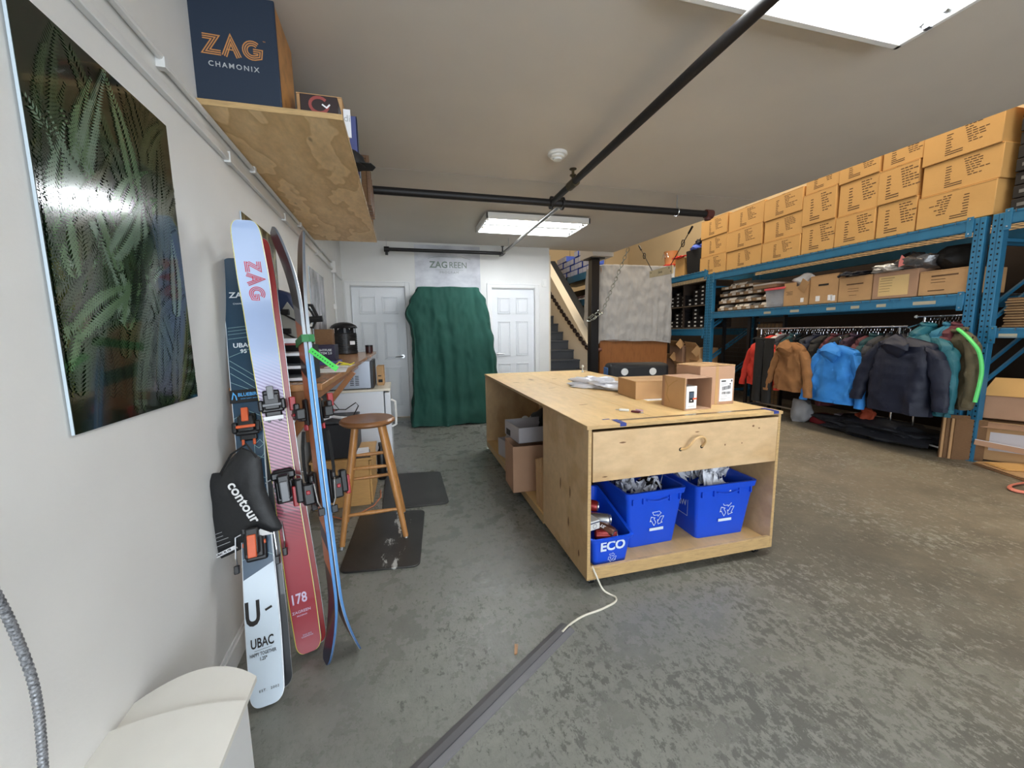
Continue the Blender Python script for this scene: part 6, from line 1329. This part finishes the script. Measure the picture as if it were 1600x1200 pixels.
for s in [.66+.036*i for i in range(56)]:
    if any(abs(s-e[0]) < .02 for e in EDGE_G): continue
    put_hanger(.12, s+R.uniform(-.006, .006), 1.228, R.uniform(-.25, .25), 'empty hanger with chrome hook on the long rail', 'empty hangers on the long rail')
for s in [.02+.03*i for i in range(19)]:
    if any(abs(s-e[0]) < .016 for e in EG2): continue
    put_hanger(.22, s, 1.336, R.uniform(-.25, .25), 'empty hanger with chrome hook on the short rail', 'empty hangers on the short rail')
for d, s, z, rz, lab in ((-.24, 1.085, 1.115, FACE, 'hanger of the bright blue fleece'), (-.27, .36, 1.215, FACE, 'hanger of the dark navy shell jacket'), (-.25, 1.70, 1.135, FACE-.12, 'hanger of the tan brown fleece'), (-.26, 2.17, 1.18, FACE, 'hanger of the black ski trousers'), (-.12, 2.33, 1.14, FACE, 'hanger of the red jacket behind the trousers')): put_hanger(d, s, z, rz, lab, None)
t = RKO('face_out_arm', 'chrome display arm reaching out from the long rail behind the blue fleece', 'rack arm', -.26, 1.085); obj('arm', MB().tube([(0, 0, 1.205), (.38, 0, 1.305)], .006, 6), CHROME, t)
t = RKO('face_out_arm', 'chrome display arm reaching out behind the navy jacket', 'rack arm', -.29, .36); obj('arm', MB().tube([(0, 0, 1.305), (.5, 0, 1.42)], .006, 6), CHROME, t)
t = RKO('face_out_arm', 'chrome display arm reaching out behind the tan brown fleece', 'rack arm', -.26, 1.70); obj('arm', MB().tube([(0, 0, 1.225), (.38, 0, 1.305)], .006, 6), CHROME, t)
# things under the clothes
t = RKO('cloth_pile', 'heap of black cloth on the floor under the navy jacket', 'clothes', .10, .80, 0); obj('folds', lump(.28, .58, .115, 41, .35, 4, 5), mat('black_cloth_pile', (22, 24, 32), .7, bump=.5, bs=18), t, smooth=True)
t = RKO('orange_cloth', 'rust orange cloth showing above the black heap', 'clothes', .02, .88, .18); obj('folds', lump(.06, .09, .09, 43, .4), mat('rust_cloth', (168, 72, 44), .8), t, smooth=True)
t = RKO('grey_sack', 'grey white sack standing under the brown and blue fleeces', 'bag', .0, 1.72, .0); obj('pouch', lump(.12, .13, .18, 45, .25), cloth('grey_sack', (150, 150, 152)), t, smooth=True)
t = RKO('red_case', 'small dark red case on the floor under the blue fleece', 'case', .05, 1.52, 0); obj('body', MB().box(0, .25, -.12, .12, .002, .13), mat('dark_red_plastic', (120, 28, 34), .4), t, bev=.01); obj('handle', MB().tube([(-.005, -.05, .1), (-.03, -.04, .12), (-.03, .04, .12), (-.005, .05, .1)], .006, 6), BLACK, t)
t = RKO('storage_box', 'low black box with white side on the floor under the blue fleece', 'box', .12, 1.15, 0); obj('body', MB().box(0, .35, -.2, .2, .002, .16), BLACK, t, bev=.01); obj('lid', MB().box(-.005, .36, -.205, .205, .16, .18), mat('grey_white_card', (176, 172, 176)), t, bev=.004)
t = RKO('white_bar', 'thin white bar lying on the floor left of the upright cartons', 'bar', .02, .22, .05); obj('bar', MB().cyl((0, -.13, 0), (.02, .13, .02), .009, n=8), WHITE, t); obj('end_cap', MB().cyl((0, -.14, -.001), (0, -.13, 0), .011, n=8), BLACK, t)
# ================================================================== FLOOR CARTONS AT THE RIGHT
for i in range(4):
    t = thing('flattened_carton', ('leftmost tall', 'second tall', 'third', 'front lower')[i]+' flattened carton standing upright on the floor beside the open box', 'carton', (5.165+.012*i, 2.665-.026*i, .0), -.70, 'flattened cartons standing upright on the floor')
    h = (.44, .44, .41, .41)[i]; obj('layer', MB().box(0, .25-.01*i, .0, .010, 0, h).box(0, .25-.01*i, .012, .022, 0, h-.004), CARDD if i % 2 else CARD, t, bev=.002); obj('fold_edge', MB().box(-.006, 0, .0, .022, 0, h), CARDD, t)
t = thing('carton', 'closed brown carton with a white paper label under the open one', 'box', (5.42, 2.50, .01), -1.08)
obj('body', MB().box(0, .72, 0, .42, 0, .38), CARD, t, bev=.004); obj('paper_label', MB().box(.05, .42, -.0015, 0, .10, .28), mat('lavender_label', (206, 202, 206), .7), t); obj('tape', MB().box(.12, .28, -.001, 0, .30, .37), TAPE, t); obj('lid_flap', MB().prism([(-.04, 0), (.74, 0), (.74, .13), (-.03, .12)], (0, 0, .372), (1, 0, 0), (0, -.75, -.28), .005), CARDP, t)
t = thing('open_carton', 'open brown carton with a raised front flap on top of the labelled carton', 'box', (5.40, 2.505, .425), -1.08)
b = MB().box(0, .76, 0, .005, 0, .225).box(0, .005, 0, .42, 0, .225).box(.755, .76, 0, .42, 0, .225).box(0, .76, .415, .42, 0, .225).box(0, .76, 0, .42, 0, .005); obj('body', b, CARDP, t)
obj('front_flap', MB().prism([(-.03, 0), (.77, 0), (.76, .19), (.05, .19)], (0, -.03, .225), (1, 0, 0), (0, .45, .88), .005), CARDY, t)
obj('side_flap', MB().prism([(0, 0), (.4, 0), (.37, .16), (.03, .16)], (.76, .01, .225), (0, 1, 0), (.5, 0, -.5), .005), CARD, t)
for i, (lab, x, y, z, rz, w_, d_, m_) in enumerate((('lowest flat cardboard sheet on the floor in front of the cartons', 4.98, 1.98, .002, -.42, 1.1, .5, CARDD), ('middle flat cardboard sheet on the floor in front of the cartons', 5.03, 2.05, .018, -.44, 1.0, .42, CARD), ('upper small cardboard piece with rounded corners lying on the sheets', 5.10, 2.17, .034, -.50, .62, .22, CARDY))):
    t = thing('cardboard_sheet', lab, 'cardboard', (x, y, z), rz); obj('sheet', MB().box(0, w_, 0, d_, 0, .006).box(.01, w_-.01, .005, d_-.005, .0065, .012), m_, t, bev=.003 if i < 2 else .006); obj('crease', MB().box(w_*.5, w_*.5+.004, 0, d_, .012, .0125), CARDD, t)
t = thing('cardboard_sheet', 'long narrow cardboard strip leaning against the labelled carton', 'cardboard', (5.28, 2.42, .05), -.95); obj('sheet', MB().bar((-.05, .03, .15), (.8, -.1, .06), .005, .05), CARDP, t); obj('white_edge', MB().bar((-.05, .028, .177), (.8, -.102, .087), .006, .004), WPAPER, t)
t = thing('air_hose', 'coiled pinkish orange air hose on the floor at the right picture edge', 'hose', (4.83, 1.90, .008)); P = []
for i in range(70): a = i*.28; r = .20+.012*math.sin(a*.33); P.append((r*math.cos(a)*1.1, r*.42*math.sin(a), .003*(i//22)+.002*math.sin(a*3)+.004))
obj('tube', MB().tube(P, .007, 6), mat('faded_orange_hose', (206, 120, 100), .5), t, smooth=True); obj('coupling', MB().cyl((.215, 0, .006), (.26, .02, .006), .011, n=8), STEEL, t)
# ================================================================== GREY SHEET, WOODEN CABINET, SIGN, CHAINS
OAK = wood('orange_oak_veneer', (152, 100, 58), (1.6, 1, .35), .28, .45)
GX0, GX1, GY = 3.60, 5.10, 7.0
t = thing('wooden_cabinet', 'tall orange oak cabinet half covered by a light grey sheet beyond the black column', 'cabinet', (0, 0, 0))
obj('body', MB().box(GX0, GX1, GY, GY+.6, 0, 2.50), OAK, t, bev=.004); obj('stile', MB().box(GX0-.004, GX0+.08, GY-.012, GY, 0, 2.5).box(GX0+.24, GX0+.28, GY-.008, GY, 0, 2.5), OAK, t, bev=.002); obj('base_board', MB().box(GX0, GX1, GY-.014, GY, 0, .1), OAK, t)
GRS = mat('light_grey_cotton', (172, 172, 172), .85, var=.05, vs=4, bump=.2, bs=22)
profg = lerp_table([(2.56, GX0-.02, GX1+.02, GY-.04), (2.0, GX0-.05, GX1+.06, GY-.05), (1.0, GX0-.06, GX1+.08, GY-.06)])
t2_ = drape('x', '', profg, 2.54, GRS, 31, .012, 26, GY+.66, hem=lambda u: 1.10+.035*math.sin(u*9+1)+.012*math.sin(u*31), wr=.020, lv=90, N=420)
t = thing('grey_sheet', 'wrinkled light grey cotton sheet draped over the oak cabinet', 'sheet', (0, 0, 0)); obj('sheet', t2_, GRS, t, smooth=True)
obj('hem_seam', MB().tube([(x, GY-.058-.02*nz((x, 1.14, 0), 5, 3), 1.145+.02*math.sin(x*6)) for x in [GX0-.03+i*.05 for i in range(31)]], .004, 5), GRS, t)
t = thing('padded_case', 'black padded case with white round dots standing behind the plywood table', 'case', (2.72, 5.0, 0), -.22)
obj('body', MB().box(0, .86, 0, .28, .0, .86), mat('black_case_cloth', (20, 20, 23), .6), t, bev=.06, seg=4); obj('side_gusset', MB().box(-.012, .01, .06, .25, .1, .80), mat('blue_case_side', (44, 84, 130), .5), t, bev=.004)
for x in (.22, .62):
    for z in (.745, .59, .42): obj('white_dot', MB().cyl((x, -.003, z), (x, .0, z), .05, n=24), WHITE, t)
t = thing('spray_nozzle', 'small white figure shaped hook standing at the table edge before the black case', 'hook', (2.02-.12, 4.1, .862)); obj('stem', MB().lathe([(.012, 0), (.006, .02), (.006, .05), (.014, .06), (.012, .075), (0, .08)], 12), WHITE, t, smooth=True); obj('foot', MB().lathe([(.02, 0), (.02, .004), (0, .005)], 12), WHITE, t)
SGW = mat('aged_sign_board', (196, 178, 142), .8, var=.15, vs=8)
t = thing('hanging_sign', 'small weathered wooden sign hung by wires from the mezzanine edge', 'sign', (3.66, 5.22, 2.16), 0)
b = MB(); b.add([(0, .27, -.045), (0, -.27, -.055), (0, -.27, .06), (0, .27, .05), (-.02, .27, -.045), (-.02, -.27, -.055), (-.02, -.27, .06), (-.02, .27, .05)], [(0, 1, 2, 3), (7, 6, 5, 4), (4, 5, 1, 0), (5, 6, 2, 1), (6, 7, 3, 2), (7, 4, 0, 3)]); fixn(obj('board', b, SGW, t))
text('lettering', 'Ends', .05, t, (-.0215, 0, .0), (0, -1, 0), (0, 0, 1), INK, .01)
obj('nail', MB().cyl((-.024, .23, .02), (-.02, .23, .02), .008, n=8).cyl((-.024, -.2, .03), (-.02, -.2, .03), .008, n=8).cyl((-.024, -.24, -.02), (-.02, -.24, -.02), .008, n=8), RACKD, t)
def chain(label, a, b_, link, r, m, sag=0, name='chain', grp=None):
    t = thing(name, label, 'chain', (0, 0, 0)); a, b_ = Vector(a), Vector(b_); n = int((b_-a).length/(link*1.5)); d = (b_-a).normalized()
    P = [a.lerp(b_, i/n)-Vector((0, 0, sag*4*(i/n)*(1-i/n))) for i in range(n+1)]
    x = d.orthogonal().normalized(); y = d.cross(x); mesh = None
    for i in range(n):
        M = frame(P[i], (x if i % 2 else y), (P[i+1]-P[i]))
        if mesh is None:
            bb = MB(); Lk = (P[1]-P[0]).length*1.3; w_ = Lk*.3; bb.tube([(w_*math.cos(q), 0, Lk/2*math.sin(q)+Lk*.38) for q in [j*PI/5 for j in range(11)]], r, 5); o = obj('link', bb, m, t, smooth=True); mesh = o.data
        else: o = bpy.data.objects.new('link', mesh); C.objects.link(o); o.parent = t
        o.matrix_local = M
    return t
DCH = mat('dark_steel_chain', (70, 64, 56), .4, .7); BCH = mat('brown_black_chain', (52, 38, 32), .6, .3); GCH = mat('galvanised_chain', (166, 170, 160), .35, .8)
cp = at(982, 388, 'z', 2.66)
chain('thin steel chain hanging from the mezzanine edge across the grey sheet', cp, at(940, 490, 'y', 6.62), .04, .005, GCH)
t = thing('shackle', 'bright shackle and spare links tied round the black column', 'shackle', (0, 0, 0)); c0 = at(922, 499, 'y', 6.66)
for i, (a, c) in enumerate(((920, 499), (924, 494), (929, 497), (933, 491), (937, 488))):
    p = at(a, c, 'y', 6.64); bb = MB().tube([(p.x+.045*math.cos(q), p.y+.02*math.sin(q*2+i), p.z+.035*math.sin(q+i)) for q in [j*PI/6 for j in range(13)]], .010, 6); obj('link', bb, GCH, t, smooth=True)
for lab, q0, q1 in (('left', (3.66, 5.83, 2.66), (3.65, 5.44, 2.215)), ('right', (3.69, 4.63, 2.66), (3.65, 5.0, 2.225))):
    t = thing('sign_wire', '%s wire sling from the mezzanine edge down to the small sign' % lab, 'wire', (0, 0, 0)); q0, q1 = Vector(q0), Vector(q1); obj('wire', MB().tube([q0, q0.lerp(q1, .5), q1], .006, 5), DCH, t)
    mid = q0.lerp(q1, .42); obj('turnbuckle', MB().tube([mid+Vector((.0, .03*math.cos(q), .045*math.sin(q))) for q in [j*PI/6 for j in range(13)]], .007, 6), DCH, t); obj('hook', MB().cyl(q0, q0.lerp(q1, .18), .013, n=8), BLACK, t)
tc_ = chain('heavy dark chain used as a handrail along the cream stair wall', (3.375, 9.25, 2.30), (3.375, 7.06, .99), .055, .017, BCH, sag=.03)
t = thing('handrail_pipe', 'short rusty brown pipe stub joining the stair chain to the black column', 'pipe', (0, 0, 0)); obj('pipe', MB().tube([(3.37, 7.02, .98), (3.36, 6.94, .95), (3.47, 6.92, .95), (3.58, 6.9, .97)], .035, 10), mat('rusty_brown_pipe', (104, 62, 50), .6), t, smooth=True); obj('collar', MB().cyl((3.44, 6.92, .95), (3.48, 6.92, .95), .045, n=12), mat('rusty_brown_pipe', (104, 62, 50)), t)
# ---------------- second rack seen over the stair wall
RX = 4.05
t = thing('far_rack', 'blue rack seen over the stair wall with shoe boxes on its upper beam', 'rack', (0, 0, 0))
obj('beam', MB().box(RX, RX+.04, 8.1, 11.4, 2.52, 2.68), RACKB, t); obj('beam', MB().box(RX, RX+.04, 8.1, 11.4, 1.92, 2.06), RACKB, t); obj('deck', MB().box(RX+.04, RX+1, 8.1, 11.4, 2.64, 2.66), GALV, t); obj('deck', MB().box(RX+.04, RX+1, 8.1, 11.4, 2.03, 2.05), GALV, t)
for y in (8.1, 9.75, 11.4): obj('post', MB().box(RX, RX+.08, y-.04, y+.04, 0, 2.7), BLACKM if y == 9.75 else RACKB, t)
obj('rear_sheet', MB().box(RX+.9, RX+.92, 8.1, 11.4, .5, 2.5), BLACKM, t)
SBL = mat('blue_shoebox', (60, 92, 190), .5); SWH = mat('white_shoebox_end', (214, 216, 232), .5); proto = None
for r in range(4):
    for k in range(9):
        if r == 3 and k in (4, 5): continue
        loc = (RX+.04+.01*((k+r) % 3), 8.55+k*.24, 2.682+r*.145)
        if proto is None:
            proto = thing('shoe_box', 'blue shoe box, bottom row on the far rack beam, first from the column', 'box', loc, 0, 'blue and white shoe boxes on the far rack'); obj('body', MB().box(.004, .32, -.105, .105, 0, .135), SBL, proto, bev=.002); obj('end_panel', MB().box(0, .004, -.10, .10, .01, .125), SWH, proto); 
        else: dup(proto, loc, label='blue shoe box, %s row on the far rack beam, %s from the column' % (rows[r] if r < 3 else 'fourth', (nth+['eighth', 'ninth'])[k]))
t = thing('yellow_box', 'bright yellow box on the middle level of the far rack', 'box', (RX+.04, 9.98, 1.5)); obj('body', MB().box(0, .3, -.14, .3, 0, .52), mat('bright_yellow', (232, 206, 40), .5), t, bev=.004); obj('label', MB().box(-.001, 0, -.05, .1, .2, .3), INK, t)
t = thing('carton', 'orange tan carton beside the yellow box on the far rack', 'box', (RX+.04, 10.6, 1.5)); obj('body', MB().box(0, .3, -.2, .2, 0, .5), CARDY, t, bev=.004); obj('top_tape', MB().box(0, .3, -.02, .02, .5, .501), TAPE, t)
for i in range(4): t = thing('shoe', ('nearest', 'second', 'third', 'farthest')[i]+' dark shoe on the lower level of the far rack', 'shoe', (RX+.04, 8.35+.25*i, 2.06-.0), 0, 'shoes on the far rack'); obj('upper', lump(.12, .06, .05, 60+i, .2), mat('dark_red_brown_leather', (74, 48, 42), .5), t, smooth=True); obj('sole', MB().box(-.12, .12, -.055, .055, 0, .02), WHITE, t, bev=.008)
t = thing('stair_stringer', 'black sloping beam behind the cream stair wall', 'beam', (0, 0, 0)); obj('beam', MB().bar((3.75, 10.2, 3.15), (3.75, 7.9, 1.45), .05, .30, (1, 0, 0)).box(3.74, 3.76, 7.8, 7.9, 0, 1.4), BLACKM, t)
t = thing('white_sack', 'crumpled white and grey sack resting behind the stair wall by the column', 'bag', (3.80, 7.75, 1.10)); obj('pouch', lump(.22, .28, .24, 71, .35), mat('white_sack_film', (216, 208, 200), .5, bump=.4, bs=14), t, smooth=True); obj('dark_base', MB().box(-.2, .2, -.22, .22, -1.10, .02), DGREY, t, bev=.01)

# small print, vents and fittings are too small to pick apart one by one
for o in bpy.data.objects:
    if o.type == 'MESH' and o.parent and o.name.split('.')[0] in ('printed_text', 'vent_post', 'socket', 'latch', 'label_print', 'barcode', 'line_pattern', 'fern_frond_print', 'rim_ribs', 'strap_hole', 'vent_slot', 'clip', 'fine_print', 'grey_line_print', 'steel_edge', 'flange', 'coupling', 'nail', 'rung', 'brake_pad', 'quilt_band', 'toe_lever') and not o.parent.name.startswith(('bar_stool',)):
        o['kind'] = 'stuff'
